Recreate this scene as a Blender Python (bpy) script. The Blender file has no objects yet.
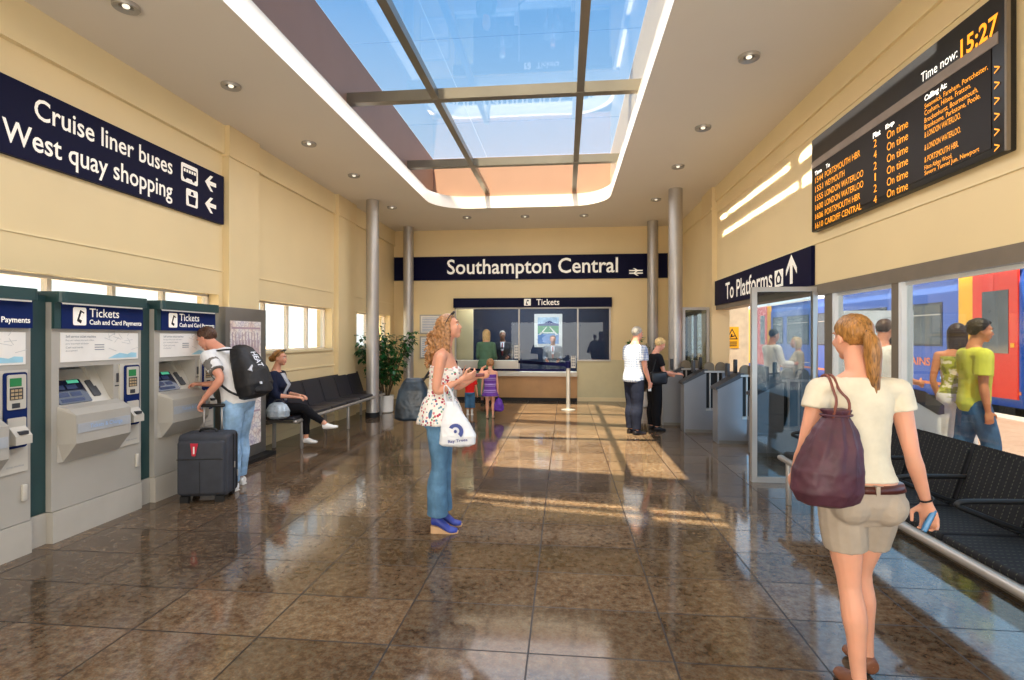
import bpy, bmesh, math, random
from mathutils import Vector as V, Matrix, Quaternion, noise as NZ
random.seed(7)
C = bpy.context.scene.collection
VK = 1.0
PI = math.pi
def R(d): return math.radians(d)

# ------------------------------------------------------------------ materials
def lin(h, k=1.0):
    if isinstance(h, (tuple, list)): return (h[0]*k, h[1]*k, h[2]*k, 1)
    h = h.lstrip('#'); o = []
    for i in (0, 2, 4):
        c = int(h[i:i+2], 16)/255
        o.append((c/12.92 if c <= .04045 else ((c+.055)/1.055)**2.4)*k)
    return (o[0], o[1], o[2], 1)
class NT:
    def __init__(s, name):
        s.m = bpy.data.materials.new(name); s.m.use_nodes = True
        s.t = s.m.node_tree; s.n = s.t.nodes; s.n.clear()
        s.out = s.n.new('ShaderNodeOutputMaterial')
    def add(s, typ, **kw):
        nd = s.n.new('ShaderNode'+typ)
        for k, v in kw.items():
            if k.startswith('_'): setattr(nd, k[1:], v)
            else: nd.inputs[k.replace('__', ' ')].default_value = v
        return nd
    def link(s, a, b): s.t.links.new(a, b)
    def bsdf(s, col, rough=.5, metal=0., spec=.5, **kw):
        b = s.n.new('ShaderNodeBsdfPrincipled')
        b.inputs['Base Color'].default_value = col
        b.inputs['Roughness'].default_value = rough; b.inputs['Metallic'].default_value = metal
        b.inputs['Specular IOR Level'].default_value = spec
        for k, v in kw.items(): b.inputs[k.replace('__', ' ')].default_value = v
        s.link(b.outputs[0], s.out.inputs[0]); return b
    def coord(s, kind='Object', scale=(1, 1, 1), loc=(0, 0, 0)):
        tc = s.n.new('ShaderNodeTexCoord'); mp = s.n.new('ShaderNodeMapping')
        mp.inputs['Scale'].default_value = scale; mp.inputs['Location'].default_value = loc
        s.link(tc.outputs[kind], mp.inputs[0]); return mp.outputs[0]
    def noise(s, co, scale, detail=3, rough=.55):
        n = s.add('TexNoise', Scale=scale, Detail=detail, Roughness=rough)
        s.link(co, n.inputs['Vector']); return n.outputs[0]
    def ramp(s, fac, stops, const=False):
        r = s.n.new('ShaderNodeValToRGB'); e = r.color_ramp.elements
        if const: r.color_ramp.interpolation = 'CONSTANT'
        while len(e) < len(stops): e.new(.5)
        for i, (p, c) in enumerate(stops): e[i].position = p; e[i].color = c if isinstance(c, tuple) else lin(c)
        s.link(fac, r.inputs[0]); return r.outputs[0]
    def math(s, op, a, b=None, clamp=False):
        m = s.n.new('ShaderNodeMath'); m.operation = op; m.use_clamp = clamp
        for i, x in enumerate((a, b)):
            if x is None: continue
            if isinstance(x, (int, float)): m.inputs[i].default_value = x
            else: s.link(x, m.inputs[i])
        return m.outputs[0]
    def mix(s, fac, a, b, mode='MIX'):
        m = s.n.new('ShaderNodeMix'); m.data_type = 'RGBA'; m.blend_type = mode
        for i, x in ((0, fac), (6, a), (7, b)):
            if isinstance(x, (int, float)): m.inputs[i].default_value = x
            elif isinstance(x, tuple): m.inputs[i].default_value = x
            else: s.link(x, m.inputs[i])
        return m.outputs[2]
    def bump(s, h, b, strength=.2, dist=.01):
        n = s.add('Bump', Strength=strength, Distance=dist); s.link(h, n.inputs['Height']); s.link(n.outputs[0], b.inputs['Normal'])
def mat(name, col, rough=.55, metal=0., spec=.5, var=.12, vs=6., bump=0., bs=60., **kw):
    t = NT(name); c = lin(col); b = t.bsdf(c, rough, metal, spec, **kw)
    co = t.coord(); f = t.noise(co, vs)
    lo = tuple(x*(1-var) for x in c[:3])+(1,); hi = tuple(min(1, x*(1+var)) for x in c[:3])+(1,)
    t.link(t.ramp(f, [(.3, lo), (.7, hi)]), b.inputs['Base Color'])
    if bump: t.bump(t.noise(co, bs, 4), b, bump)
    return t.m
def emis(name, col, e, rough=.4):
    t = NT(name); b = t.bsdf(lin(col), rough); b.inputs['Emission Color'].default_value = lin(col); b.inputs['Emission Strength'].default_value = e
    f = t.noise(t.coord(), 3); t.link(t.ramp(f, [(0, lin(col, .94)), (1, lin(col))]), b.inputs['Base Color'])
    return t.m
def glass(name, tint='f4f8f8', refl=1.0, rough=.0, ior=1.5, haze=None):
    t = NT(name); tr = t.add('BsdfTransparent', Color=lin(tint)); gl = t.add('BsdfGlossy', Roughness=rough)
    fr = t.add('Fresnel', IOR=ior); ge = t.n.new('ShaderNodeNewGeometry')
    t.link(t.math('ADD', t.math('MULTIPLY', ge.outputs['Backfacing'], 1/ior-ior), ior), fr.inputs['IOR']); f = t.math('MULTIPLY', fr.outputs[0], refl, True)
    n = t.noise(t.coord(), 1.3); f = t.math('MULTIPLY', f, t.math('ADD', t.math('MULTIPLY', n, .2), .9), True)
    m = t.n.new('ShaderNodeMixShader'); t.link(f, m.inputs[0]); t.link(tr.outputs[0], m.inputs[1]); t.link(gl.outputs[0], m.inputs[2])
    if haze:
        d = t.add('BsdfDiffuse', Color=lin(haze[0])); m2 = t.n.new('ShaderNodeMixShader'); m2.inputs[0].default_value = haze[1]
        t.link(m.outputs[0], m2.inputs[1]); t.link(d.outputs[0], m2.inputs[2]); m = m2
    t.link(m.outputs[0], t.out.inputs[0]); return t.m

# ------------------------------------------------------------------ mesh builder
class G:
    def __init__(s): s.v = []; s.f = []
    def add(s, vs, fs):
        o = len(s.v); s.v += [V(p) for p in vs]; s.f += [tuple(i+o for i in f) for f in fs]; return s
    def box(s, a, b, M=None):
        x0, y0, z0 = a; x1, y1, z1 = b
        x0, x1 = min(x0, x1), max(x0, x1); y0, y1 = min(y0, y1), max(y0, y1); z0, z1 = min(z0, z1), max(z0, z1)
        vs = [V(p) for p in ((x0,y0,z0),(x1,y0,z0),(x1,y1,z0),(x0,y1,z0),(x0,y0,z1),(x1,y0,z1),(x1,y1,z1),(x0,y1,z1))]
        if M: vs = [M @ p for p in vs]
        return s.add(vs, [(0,3,2,1),(4,5,6,7),(0,1,5,4),(1,2,6,5),(2,3,7,6),(3,0,4,7)])
    def rbox(s, a, b, r, seg=3, M=None):
        bm = bmesh.new(); g = G().box(a, b); vs = [bm.verts.new(p) for p in g.v]
        for f in g.f: bm.faces.new([vs[i] for i in f])
        bmesh.ops.bevel(bm, geom=list(bm.edges), offset=r, segments=seg, profile=.5, affect='EDGES')
        bm.verts.index_update()
        s.add([(M @ v.co) if M else v.co.copy() for v in bm.verts], [tuple(v.index for v in f.verts) for f in bm.faces]); bm.free(); return s
    def loft(s, rings, cap=True):
        n = len(rings[0]); vs = [p for r in rings for p in r]; fs = []
        for i in range(len(rings)-1):
            for j in range(n):
                k = (j+1) % n; fs.append((i*n+j, i*n+k, (i+1)*n+k, (i+1)*n+j))
        if cap: fs += [tuple(range(n))[::-1], tuple(range((len(rings)-1)*n, len(rings)*n))]
        return s.add(vs, fs)
    def ell(s, cen, rad, M=None, nu=16, nv=10):
        cen = V(cen); rad = (rad,)*3 if isinstance(rad, (int, float)) else rad; rings = []
        for i in range(1, nv):
            a = PI*i/nv; z = -math.cos(a); q = math.sin(a)
            r = [V((math.cos(2*PI*j/nu)*q*rad[0], math.sin(2*PI*j/nu)*q*rad[1], z*rad[2])) for j in range(nu)]
            rings.append([cen + ((M @ p) if M else p) for p in r])
        return s.loft(rings)
    def tube(s, pts, rad, n=10, flat=1., ref=None, smooth=0, caps=True):
        pts = [V(p) for p in pts]; rad = list(rad) if isinstance(rad, (list, tuple)) else [rad]*len(pts)
        for _ in range(smooth):
            P2 = [pts[0]]; R2 = [rad[0]]
            for i in range(len(pts)-1):
                P2 += [pts[i]*.75+pts[i+1]*.25, pts[i]*.25+pts[i+1]*.75]; R2 += [rad[i]*.75+rad[i+1]*.25, rad[i]*.25+rad[i+1]*.75]
            pts = P2+[pts[-1]]; rad = R2+[rad[-1]]
        rings = []; u = None
        for i, p in enumerate(pts):
            d = (pts[min(i+1, len(pts)-1)]-pts[max(i-1, 0)]).normalized()
            if u is None:
                u = V(ref) if ref else (V((0, 0, 1)) if abs(d.z) < .9 else V((1, 0, 0)))
            u = (u-d*u.dot(d))
            if u.length < 1e-6: u = d.orthogonal()
            u.normalize(); w = d.cross(u)
            rings.append([p+u*math.cos(2*PI*j/n)*rad[i]+w*math.sin(2*PI*j/n)*rad[i]*flat for j in range(n)])
        return s.loft(rings, caps)
    def cyl(s, a, b, r, r2=None, n=20): return s.tube([a, b], [r, r if r2 is None else r2], n)
    def prism(s, fr, pts, z0, z1):
        o, x, y, nn = fr; n = len(pts)
        ar = sum(pts[i][0]*pts[(i+1) % n][1]-pts[(i+1) % n][0]*pts[i][1] for i in range(n))
        if ar < 0: pts = pts[::-1]
        A = [o+x*p[0]+y*p[1]+nn*z0 for p in pts]; B = [o+x*p[0]+y*p[1]+nn*z1 for p in pts]
        return s.add(A+B, [tuple(range(n))[::-1], tuple(range(n, 2*n))]+[(i, (i+1) % n, n+(i+1) % n, n+i) for i in range(n)])
    def lathe(s, prof, cen=(0, 0, 0), n=28):
        cen = V(cen)
        return s.loft([[cen+V((math.cos(2*PI*j/n)*r, math.sin(2*PI*j/n)*r, z)) for j in range(n)] for r, z in prof])
    def xf(s, M): s.v = [M @ p for p in s.v]; return s
    def merge(s, g): return s.add(g.v, g.f)
    def mesh(s, name, smooth=False):
        me = bpy.data.meshes.new(name); me.from_pydata([tuple(p) for p in s.v], [], s.f); me.update()
        if smooth: me.polygons.foreach_set('use_smooth', [True]*len(me.polygons))
        return me
    def build(s, name, m, parent=None, smooth=False, voxel=None, it=4, fac=.5, auto=False, disp=None):
        me = s.mesh(name, smooth)
        o = bpy.data.objects.new(name, me)
        if voxel:
            C.objects.link(o)
            md = o.modifiers.new('r', 'REMESH'); md.mode = 'VOXEL'; md.voxel_size = voxel*VK; md.use_smooth_shade = True
            if it:
                sm = o.modifiers.new('s', 'SMOOTH'); sm.iterations = it; sm.factor = fac
            dg = bpy.context.evaluated_depsgraph_get()
            m2 = bpy.data.meshes.new_from_object(o.evaluated_get(dg)); o.modifiers.clear()
            o.data = m2; bpy.data.meshes.remove(me); me = m2; m2.name = name
            if disp:
                for v in me.vertices: v.co += v.normal*disp(v.co)
            me.polygons.foreach_set('use_smooth', [True]*len(me.polygons))
        else: C.objects.link(o)
        if m: me.materials.clear(); me.materials.append(m)
        if auto and not voxel:
            bm = bmesh.new(); bm.from_mesh(me)
            for f in bm.faces: f.smooth = True
            for e in bm.edges:
                e.smooth = not (len(e.link_faces) == 2 and e.calc_face_angle(0) > R(35))
            bm.to_mesh(me); bm.free()
        if parent: o.parent = parent
        return o
def tag(o, label=None, cat=None, group=None, kind=None):
    if label: o['label'] = label
    if cat: o['category'] = cat
    if group: o['group'] = group
    if kind: o['kind'] = kind
    return o
def thing(name, label, cat, loc=(0, 0, 0), rz=0, group=None):
    o = bpy.data.objects.new(name, None); C.objects.link(o); o.empty_display_size = .1
    o.location = loc; o.rotation_euler = (0, 0, R(rz)); return tag(o, label, cat, group)
def struct(o, label=None): return tag(o, label, kind='structure')
def dup(root, loc, rz=None, label=None):
    r = root.copy(); C.objects.link(r); r.location = loc
    if rz is not None: r.rotation_euler = (0, 0, R(rz))
    if label: r['label'] = label
    for ch in list(root.children):
        c = ch.copy(); C.objects.link(c); c.parent = r
        for g in list(ch.children):
            d = g.copy(); C.objects.link(d); d.parent = c
    return r
def frame(o, x, y):
    x = V(x).normalized(); y = V(y).normalized(); return (V(o), x, y, x.cross(y))
def rect(x0, y0, x1, y1): return [(x0, y0), (x1, y0), (x1, y1), (x0, y1)]
def rrect(x0, y0, x1, y1, r, n=4):
    o = []
    for cx, cy, a in ((x1-r, y0+r, -90), (x1-r, y1-r, 0), (x0+r, y1-r, 90), (x0+r, y0+r, 180)):
        o += [(cx+r*math.cos(R(a+90*i/n)), cy+r*math.sin(R(a+90*i/n))) for i in range(n+1)]
    return o
def text_geo(g, s, fr, x0, y0, x1=None, y1=None, depth=.002, h=None, bold=0.0):
    """lettering fitted to the box x0..x1, y0..y1 of a sign's own plane"""
    cu = bpy.data.curves.new('lettering', 'FONT'); cu.body = s; cu.extrude = 0; cu.offset = bold; cu.resolution_u = 3
    ob = bpy.data.objects.new('lettering', cu); C.objects.link(ob)
    me = bpy.data.meshes.new_from_object(ob.evaluated_get(bpy.context.evaluated_depsgraph_get()))
    bpy.data.objects.remove(ob); bpy.data.curves.remove(cu)
    vs = [v.co for v in me.vertices]
    a0 = min(v.x for v in vs); a1 = max(v.x for v in vs); b0 = min(v.y for v in vs); b1 = max(v.y for v in vs)
    if h is not None: sx = sy = h/(.7); ox = x0-a0*sx; oy = y0
    else:
        sy = (y1-y0)/(b1-b0); sx = (x1-x0)/(a1-a0) if x1 is not None else sy; ox = x0-a0*sx; oy = y0-b0*sy
    o, x, y, n = fr
    g.add([o+x*(ox+v.x*sx)+y*(oy+v.y*sy)+n*depth for v in vs], [tuple(p.vertices) for p in me.polygons])
    bpy.data.meshes.remove(me); return g
# ------------------------------------------------------------------ people
def samp(tab, t):
    if t <= tab[0][0]: return tab[0][1:]
    for a, b in zip(tab, tab[1:]):
        if t <= b[0]:
            k = (t-a[0])/(b[0]-a[0]); k = k*k*(3-2*k)*.5+k*.5
            return tuple(x+(y-x)*k for x, y in zip(a[1:], b[1:]))
    return tab[-1][1:]
# height fraction: half width, half depth, forward offset (all in body heights)
TF = [(.455,.052,.045,-.004),(.48,.088,.066,-.006),(.515,.104,.075,-.010),(.55,.101,.070,-.008),(.585,.086,.058,-.002),(.62,.074,.052,.0),
      (.66,.077,.054,.002),(.70,.083,.062,.010),(.73,.088,.070,.014),(.76,.090,.063,.010),(.79,.092,.054,.002),(.815,.080,.045,-.002),(.835,.052,.038,-.004),(.852,.034,.034,-.002),(.875,.030,.032,.004)]
TM = [(.455,.050,.045,-.002),(.48,.084,.062,-.004),(.515,.095,.069,-.006),(.55,.093,.066,-.004),(.585,.088,.063,.0),(.62,.085,.062,.002),
      (.66,.090,.064,.004),(.70,.098,.067,.006),(.73,.104,.069,.007),(.76,.107,.066,.005),(.79,.106,.058,.0),(.815,.090,.050,-.003),(.835,.060,.043,-.004),(.852,.040,.039,-.002),(.875,.036,.037,.004)]
TC = [(f, a*1.02 if f < .6 else a*.98+ (.012 if .58 < f < .68 else 0), b*1.08, o*.3) for f, a, b, o in TM]
ARM = [(0,.030),(.25,.0285),(.6,.0245),(1,.0205),(1.25,.0225),(1.6,.018),(2,.0135)]
LEG = [(0,.056),(.25,.053),(.6,.043),(.95,.031),(1.05,.030),(1.3,.034),(1.6,.025),(2,.0195)]
class Fig:
    def __init__(s, H, sex='f', pelvis=(0, 0, 1), chest=(0, 0, 1), twist=0, look=None, neck=None, tilt=0, armR=None, armL=None, legR=None, legL=None,
                 heel=0., seat=None, hk=None, stout=1., footR=(0, 1, 0), footL=(0, 1, 0), shrug=0., palmR=None, palmL=None, curl=35, lean=0.):
        s.H = H; s.sex = sex; s.stout = stout; s.curl = curl
        s.tab = {'f': TF, 'm': TM, 'c': TC}[sex]; s.hk = hk or {'f': .132, 'm': .134, 'c': .165}[sex]
        s.pd = V(pelvis).normalized(); s.cd = V(chest).normalized(); s.twist = twist
        s.limbk = {'f': .93, 'm': 1.1, 'c': .95}[sex]
        hang = {'f': (.06, .02, -1), 'm': (.1, 0, -1), 'c': (.1, 0, -1)}[sex]
        aR = armR or (hang, (0, .15, -1), (0, .1, -1)); aL = armL or ((-hang[0], hang[1], -1), (0, .15, -1), (0, .1, -1))
        lR = legR or ((.0, .02, -1), (0, -.05, -1)); lL = legL or ((0, .02, -1), (0, -.05, -1))
        s.leglen = (.24*H, .24*H) if sex != 'c' else (.225*H, .225*H)
        hz = .515*H if sex != 'c' else .49*H
        s.hipf = .51
        # pelvis height so that the lower foot stands on the ground
        s.feet = {}
        zs = []
        for sd, l in ((1, lR), (-1, lL)):
            zs.append(-(V(l[0]).normalized().z*s.leglen[0]+V(l[1]).normalized().z*s.leglen[1]) + .043*H + heel)
        s.zp = (max(zs) if seat is None else seat)
        s.heel = heel
        s.hip = {}; s.knee = {}; s.ankle = {}; s.fdir = {}
        for sd, l, fd in ((1, lR, footR), (-1, lL, footL)):
            h = V((sd*.05*H*(1 if sex != 'm' else .95), 0, s.zp)); k = h+V(l[0]).normalized()*s.leglen[0]; a = k+V(l[1]).normalized()*s.leglen[1]
            s.hip[sd] = h; s.knee[sd] = k; s.ankle[sd] = a; s.fdir[sd] = V(fd).normalized()
        s.sh = {}; s.elb = {}; s.wr = {}; s.hd = {}; s.palm = {}
        sw = {'f': .098, 'm': .116, 'c': .1}[sex]*H
        for sd, a, pm in ((1, aR, palmR), (-1, aL, palmL)):
            p, r, f, d = s.S(.805)
            q = p+r*sd*sw+V((0, 0, shrug*H)); e = q+V(a[0]).normalized()*.172*H; w = e+V(a[1]).normalized()*.15*H
            s.sh[sd] = q; s.elb[sd] = e; s.wr[sd] = w; s.hd[sd] = V(a[2] if len(a) > 2 else a[1]).normalized(); s.palm[sd] = V(pm) if pm else V((-sd, 0, 0))
        nb, r, f, d = s.S(.865)
        nk = V(neck).normalized() if neck else (d+f*.35).normalized()
        s.look = V(look).normalized() if look else f
        s.nb = nb; s.hc = nb+nk*(.045*H+s.hk*H*.36)
        lf = s.look; up = (V((math.sin(R(tilt)), 0, 1))-lf*V((math.sin(R(tilt)), 0, 1)).dot(lf)).normalized(); rt = lf.cross(up)
        s.HM = Matrix((rt, lf, up)).transposed()
    def S(s, f):
        """centre and axes of the trunk at height fraction f"""
        H = s.H; p = V((0, 0, s.zp)); n = 16; f0 = s.hipf; step = (f-f0)/n
        def dirf(x):
            k = min(1, max(0, (x-.53)/(.72-.53))); return s.pd.lerp(s.cd, k).normalized()
        for i in range(n): p = p+dirf(f0+step*(i+.5))*step*H
        d = dirf(f); k = min(1, max(0, (f-.53)/.25)); a = R(s.twist)*k
        r = V((math.cos(a), math.sin(a), 0)); r = (r-d*r.dot(d)).normalized(); return p, r, d.cross(r), d
    def ring(s, f, add=0., n=28, wk=1., dk=1.):
        w, dp, off = samp(s.tab, f); p, r, fw, d = s.S(f); H = s.H; w = (w*s.stout*wk)*H+add; dp = dp*s.stout*dk*H+add; c = p+fw*off*H
        o = []
        for j in range(n):
            a = 2*PI*j/n; cx = math.cos(a); sy = math.sin(a); e = .85
            o.append(c+r*w*math.copysign(abs(cx)**e, cx)+fw*dp*math.copysign(abs(sy)**e, sy))
        return o
    def trunk(s, g, f0, f1, add=0., steps=14, **k): g.loft([s.ring(f0+(f1-f0)*i/steps, add(f0+(f1-f0)*i/steps) if callable(add) else add, **k) for i in range(steps+1)]); return g
    def limb(s, g, pts, tab, t0, t1, add, k, off=None):
        P = []; rr = []; n = max(6, int((t1-t0)*9))
        for i in range(n+1):
            t = t0+(t1-t0)*i/n; sg = min(1, int(t)); u = t-sg
            p = pts[sg].lerp(pts[sg+1], u)
            if .8 < t < 1.2:   # round the joint off
                q = (t-.8)/.4; a = pts[0].lerp(pts[1], .8); b = pts[1].lerp(pts[2], .2); p = a*(1-q)**2+pts[1]*2*q*(1-q)+b*q*q
            if off: p = p+off(t)
            P.append(p); rr.append(samp(tab, t)[0]*s.H*k+(add(t) if callable(add) else add))
        g.tube(P, rr, 14); g.ell(P[0], rr[0]*.98); return g
    def arm(s, g, sd, t0=0., t1=2., add=0.): return s.limb(g, [s.sh[sd], s.elb[sd], s.wr[sd]], ARM, t0, t1, add, s.limbk)
    def leg(s, g, sd, t0=0., t1=2., add=0.):
        ft = s.fdir[sd]*-1
        return s.limb(g, [s.hip[sd], s.knee[sd], s.ankle[sd]], LEG, t0, t1, add, {'f': .97, 'm': 1., 'c': .92}[s.sex]*(.5+.5*s.stout), lambda t: ft*(.009*s.H*math.sin(PI*min(1, max(0, (t-1)/.8)))))
    def foot(s, g, sd, add=0., long=1., pitch=None):
        a = s.ankle[sd]; f = s.fdir[sd]; H = s.H; up = V((0, 0, 1)); hl = s.heel; long = long*(.86 if s.sex == 'f' else .95)
        f = f.normalized(); r = f.cross(up); r = r.normalized() if r.length > .1 else V((1, 0, 0)); up = r.cross(f)
        rings = []
        for q, z, w, h in ((-.034, -.018, .012, .014), (-.03, -.020, .018, .019), (.0, -.017, .021, .026), (.035, -.024, .023, .021), (.07, -.031, .026, .0135), (.095, -.033, .024, .0105), (.113, -.034, .012, .007)):
            k = max(0, q)/.07; dz = -hl*min(1, k) if q > 0 else 0
            c = a+f*q*H*long+up*(z*H)+V((0, 0, dz))
            rings.append([c+r*math.cos(2*PI*j/14)*(w*H+add)+up*math.sin(2*PI*j/14)*(h*H+add) for j in range(14)])
        g.loft(rings); return g
    def hand(s, g, sd, curl=None, spread=1.):
        w = s.wr[sd]; d = s.hd[sd]; n = s.palm[sd]; n = (n-d*n.dot(d)).normalized(); t = d.cross(n)*sd; H = s.H*.98; c0 = s.curl if curl is None else curl
        rings = []
        for q, wd, th in ((-.006, .0135, .0125), (.008, .016, .012), (.028, .0225, .0115), (.05, .0245, .0095), (.057, .021, .007)):
            cc = w+d*q*H
            rings.append([cc+t*math.cos(2*PI*j/14)*wd*H+n*math.sin(2*PI*j/14)*th*H for j in range(14)])
        g.loft(rings)
        for i, (lat, ln) in enumerate(((.0178, .043), (.006, .048), (-.006, .045), (-.0175, .036))):
            p = w+d*.05*H+t*lat*H*spread; pts = [p-d*.012*H, p]; a = 0
            for sgl, ca in ((.44, .55), (.32, 1.), (.24, .8)):
                a += R(c0*ca); dd = d*math.cos(a)+n*math.sin(a)+t*lat*3*spread; pts.append(pts[-1]+dd.normalized()*ln*sgl*H*1.05)
            g.tube(pts, [.0056*H, .0058*H, .0054*H, .005*H, .0040*H], 8); g.ell(pts[-1], .0040*H, nu=8, nv=6)
        b = w+d*.012*H+t*.014*H; k = math.sin(R(c0))
        e1 = b+(d*.6+t*.75+n*.35*k).normalized()*.03*H; e2 = e1+(d*.85+t*(.35-.5*k)+n*(.2+.4*k)).normalized()*.026*H
        g.tube([b-t*.004*H, e1, e2], [.0085*H, .0068*H, .0048*H], 8); g.ell(e2, .0048*H, nu=8, nv=6); return g
    def hp(s, x, y, z): return s.hc+s.HM @ (V((x, y, z))*s.hk*s.H)
    def head(s, g):
        k = s.hk*s.H; M = s.HM
        def e(c, r): g.ell(s.hp(*c), tuple(x*k for x in r), M, 20, 14)
        ch = s.sex == 'c'
        e((0, -.06, .13), (.335, .41, .365)); e((0, .10, -.10), (.285, .30, .36)); e((0, .06, -.26), (.25, .25, .17))
        e((0, .25, -.39), (.13, .115, .10) if not ch else (.12, .10, .09)); e((0, .345, .13), (.2, .06, .06))
        g.tube([s.hp(0, .36, .07), s.hp(0, .40, -.03), s.hp(0, .448, -.12), s.hp(0, .39, -.155)], [k*.042, k*.046, k*.058, k*.045], 10, 1.)
        for sx in (-1, 1):
            e((sx*.05, .405, -.135), (.042, .045, .032)); e((sx*.335, -.05, -.04), (.035, .085, .13)); e((sx*.17, .27, -.10), (.10, .09, .10))
        e((0, .372, -.235), (.10, .045, .028)); e((0, .365, -.285), (.085, .045, .032))
        nr = samp(s.tab, .865)[0]*s.H*.95
        g.tube([s.S(.83)[0], s.nb, s.hp(0, -.07, -.30), s.hp(0, -.07, 0)], [nr*1.25, nr, nr*.95, nr*.9], 16)
        return g
    def body(s, root, m, voxel=.0065, feet=True, eyecol=None, sub=None):
        g = G(); s.trunk(g, .475, .874, 0, 20); s.head(g)
        for sd in (1, -1):
            s.arm(g, sd); s.hand(g, sd); s.leg(g, sd); s.foot(g, sd)
            p, r, f, d = s.S(.805); w = samp(ARM, 0)[0]*s.H*s.limbk
            g.tube([p, p.lerp(s.sh[sd], .6), s.sh[sd]], [w*1.15, w*1.15, w], 12)   # shoulder yoke
            g.tube([s.S(.85)[0], p.lerp(s.sh[sd], .75)+d*.008*s.H], [w*.9, w*.6], 10)
            g.ell(s.ankle[sd]-V((0, 0, .012*s.H)), .022*s.H*s.limbk)
        if s.sex == 'f':
            for sd in (1, -1):
                p, r, f, d = s.S(.725); g.ell(p+r*sd*.042*s.H+f*.055*s.H, (.036*s.H, .034*s.H, .036*s.H))
                p, r, f, d = s.S(.505); g.ell(p+r*sd*.045*s.H-f*.038*s.H, (.047*s.H, .045*s.H, .047*s.H))
        o = g.build('body', m, root, voxel=voxel, it=3)
        k = s.hk*s.H; M = s.HM; ge = G(); gi = G(); gl = G(); gb = G()
        for sx in (-1, 1):
            ge.ell(s.hp(sx*.135, .335, .02), (k*.062, k*.05, k*.036), M, 12, 8); gi.ell(s.hp(sx*.135, .372, .02), (k*.028, k*.018, k*.03), M, 10, 6)
            gb.tube([s.hp(sx*.06, .40, .115), s.hp(sx*.14, .39, .145), s.hp(sx*.22, .33, .12)], [k*.018, k*.02, k*.01], 6)
        gl.ell(s.hp(0, .40, -.238), (k*.085, k*.025, k*.022), M, 12, 6); gl.ell(s.hp(0, .392, -.282), (k*.07, k*.025, k*.024), M, 12, 6)
        ge.build('eyes', M_['eye_white'], root, True); gi.build('irises', M_['eye_dark'], root, True); gl.build('lips', M_['lips'], root, True); gb.build('eyebrows', eyecol or M_['hair_brown'], root, True)
        return o
    # clothes -------------------------------------------------------------
    def top(s, root, name, m, f0=.50, f1=.838, add=.012, sleeve=.55, sadd=.012, sides=(1, -1), voxel=.007, flare=0., disp=None, extra=None):
        g = G(); s.trunk(g, f0, f1, lambda f: add+flare*max(0, (.62-f)/.12), 18)
        if s.sex == 'f' and f0 < .72:
            for sd in (1, -1):
                p, r, f, d = s.S(.725); g.ell(p+r*sd*.042*s.H+f*.055*s.H, (.036*s.H+add, .034*s.H+add*.9, .036*s.H+add))
        if sleeve:
            for sd in sides:
                s.arm(g, sd, 0, sleeve, lambda t: sadd*(1+.5*t/max(sleeve, .01)))
                p, r, f, d = s.S(.805); w = samp(ARM, 0)[0]*s.H*s.limbk
                g.tube([p, p.lerp(s.sh[sd], .6), s.sh[sd]], [w*1.15+add, w*1.15+sadd, w+sadd], 12)
                g.tube([s.S(.838)[0]-d*.01*s.H, p.lerp(s.sh[sd], .75)+d*.008*s.H], [w*.75+add, w*.6+sadd], 10)
        if extra: extra(g)
        return g.build(name, m, root, voxel=voxel, it=3, disp=disp)
    def bottoms(s, root, name, m, t=1.95, f1=.585, add=.01, ladd=None, voxel=.007, disp=None):
        g = G(); s.trunk(g, .45, f1, add+.002, 9)
        for sd in (1, -1):
            s.leg(g, sd, 0, t, ladd or (lambda q: add+.012*min(1, q)))
            if s.sex == 'f': p, r, f, d = s.S(.505); g.ell(p+r*sd*.045*s.H-f*.038*s.H, (.047*s.H+add*.8, .045*s.H+add*.8, .047*s.H+add))
        return g.build(name, m, root, voxel=voxel, it=3, disp=disp)
    def shoes(s, root, m, add=.006, name='shoe', sole=None, heel=0., label=None, long=1.):
        for sd in (1, -1):
            g = G(); s.foot(g, sd, add, long)
            o = g.build(name, m, root, voxel=.006, it=2)
            if label: o['label'] = label
            if sole:
                g = G(); a = s.ankle[sd]; f = s.fdir[sd]; H = s.H; up = V((0, 0, 1)); r = f.cross(up).normalized()
                ln = [(-.034, .016), (-.02, .021), (.01, .022), (.045, .025), (.075, .027), (.1, .024), (.118, .012)]
                zb = a.z-.045*H-heel-.001; top = []; bot = []
                for q, w in ln:
                    c = a+f*q*H*(.86 if s.sex == 'f' else .95); zt = a.z-.040*H-(heel*min(1, max(0, q)/.07)); w = w*H+add
                    top.append((c, w, max(zt, zb+.012)))
                rings = [[V((c.x, c.y, 0))+r*w+V((0, 0, zt)), V((c.x, c.y, 0))-r*w+V((0, 0, zt)), V((c.x, c.y, 0))-r*w*.96+V((0, 0, zb)), V((c.x, c.y, 0))+r*w*.96+V((0, 0, zb))] for c, w, zt in top]
                g.loft(rings); so = g.build('sole', sole, o)
    # hair ----------------------------------------------------------------
    def hair(s, root, m, style='short', voxel=.006, seed=1, len_=.6, vol=1.0, back=True, name='hair', disp=None, part=None):
        g = G(); k = s.hk*s.H; M = s.HM; rnd = random.Random(seed)
        def e(c, r): g.ell(s.hp(*c), tuple(x*k for x in r), M, 20, 14)
        # cap: the skull's own shape, a little proud of it, cut off along a hairline
        def capring(el, az, sw):
            x = math.cos(el)*math.sin(az); y = math.cos(el)*math.cos(az); z = math.sin(el)
            return s.hp(x*.352*sw*vol, -.065+y*.428*sw*vol, .135+z*.388*sw*vol)
        nA, nE = 40, 14; outer = []; inner = []
        low = {'short': (.52, -.28, -1.12), 'crop': (.62, -.15, -1.0), 'long': (.5, -.35, -1.0), 'bob': (.5, -.9, -1.2), 'tied': (.5, -.32, -1.15), 'fringe': (.22, -.7, -1.1)}[style]
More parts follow.
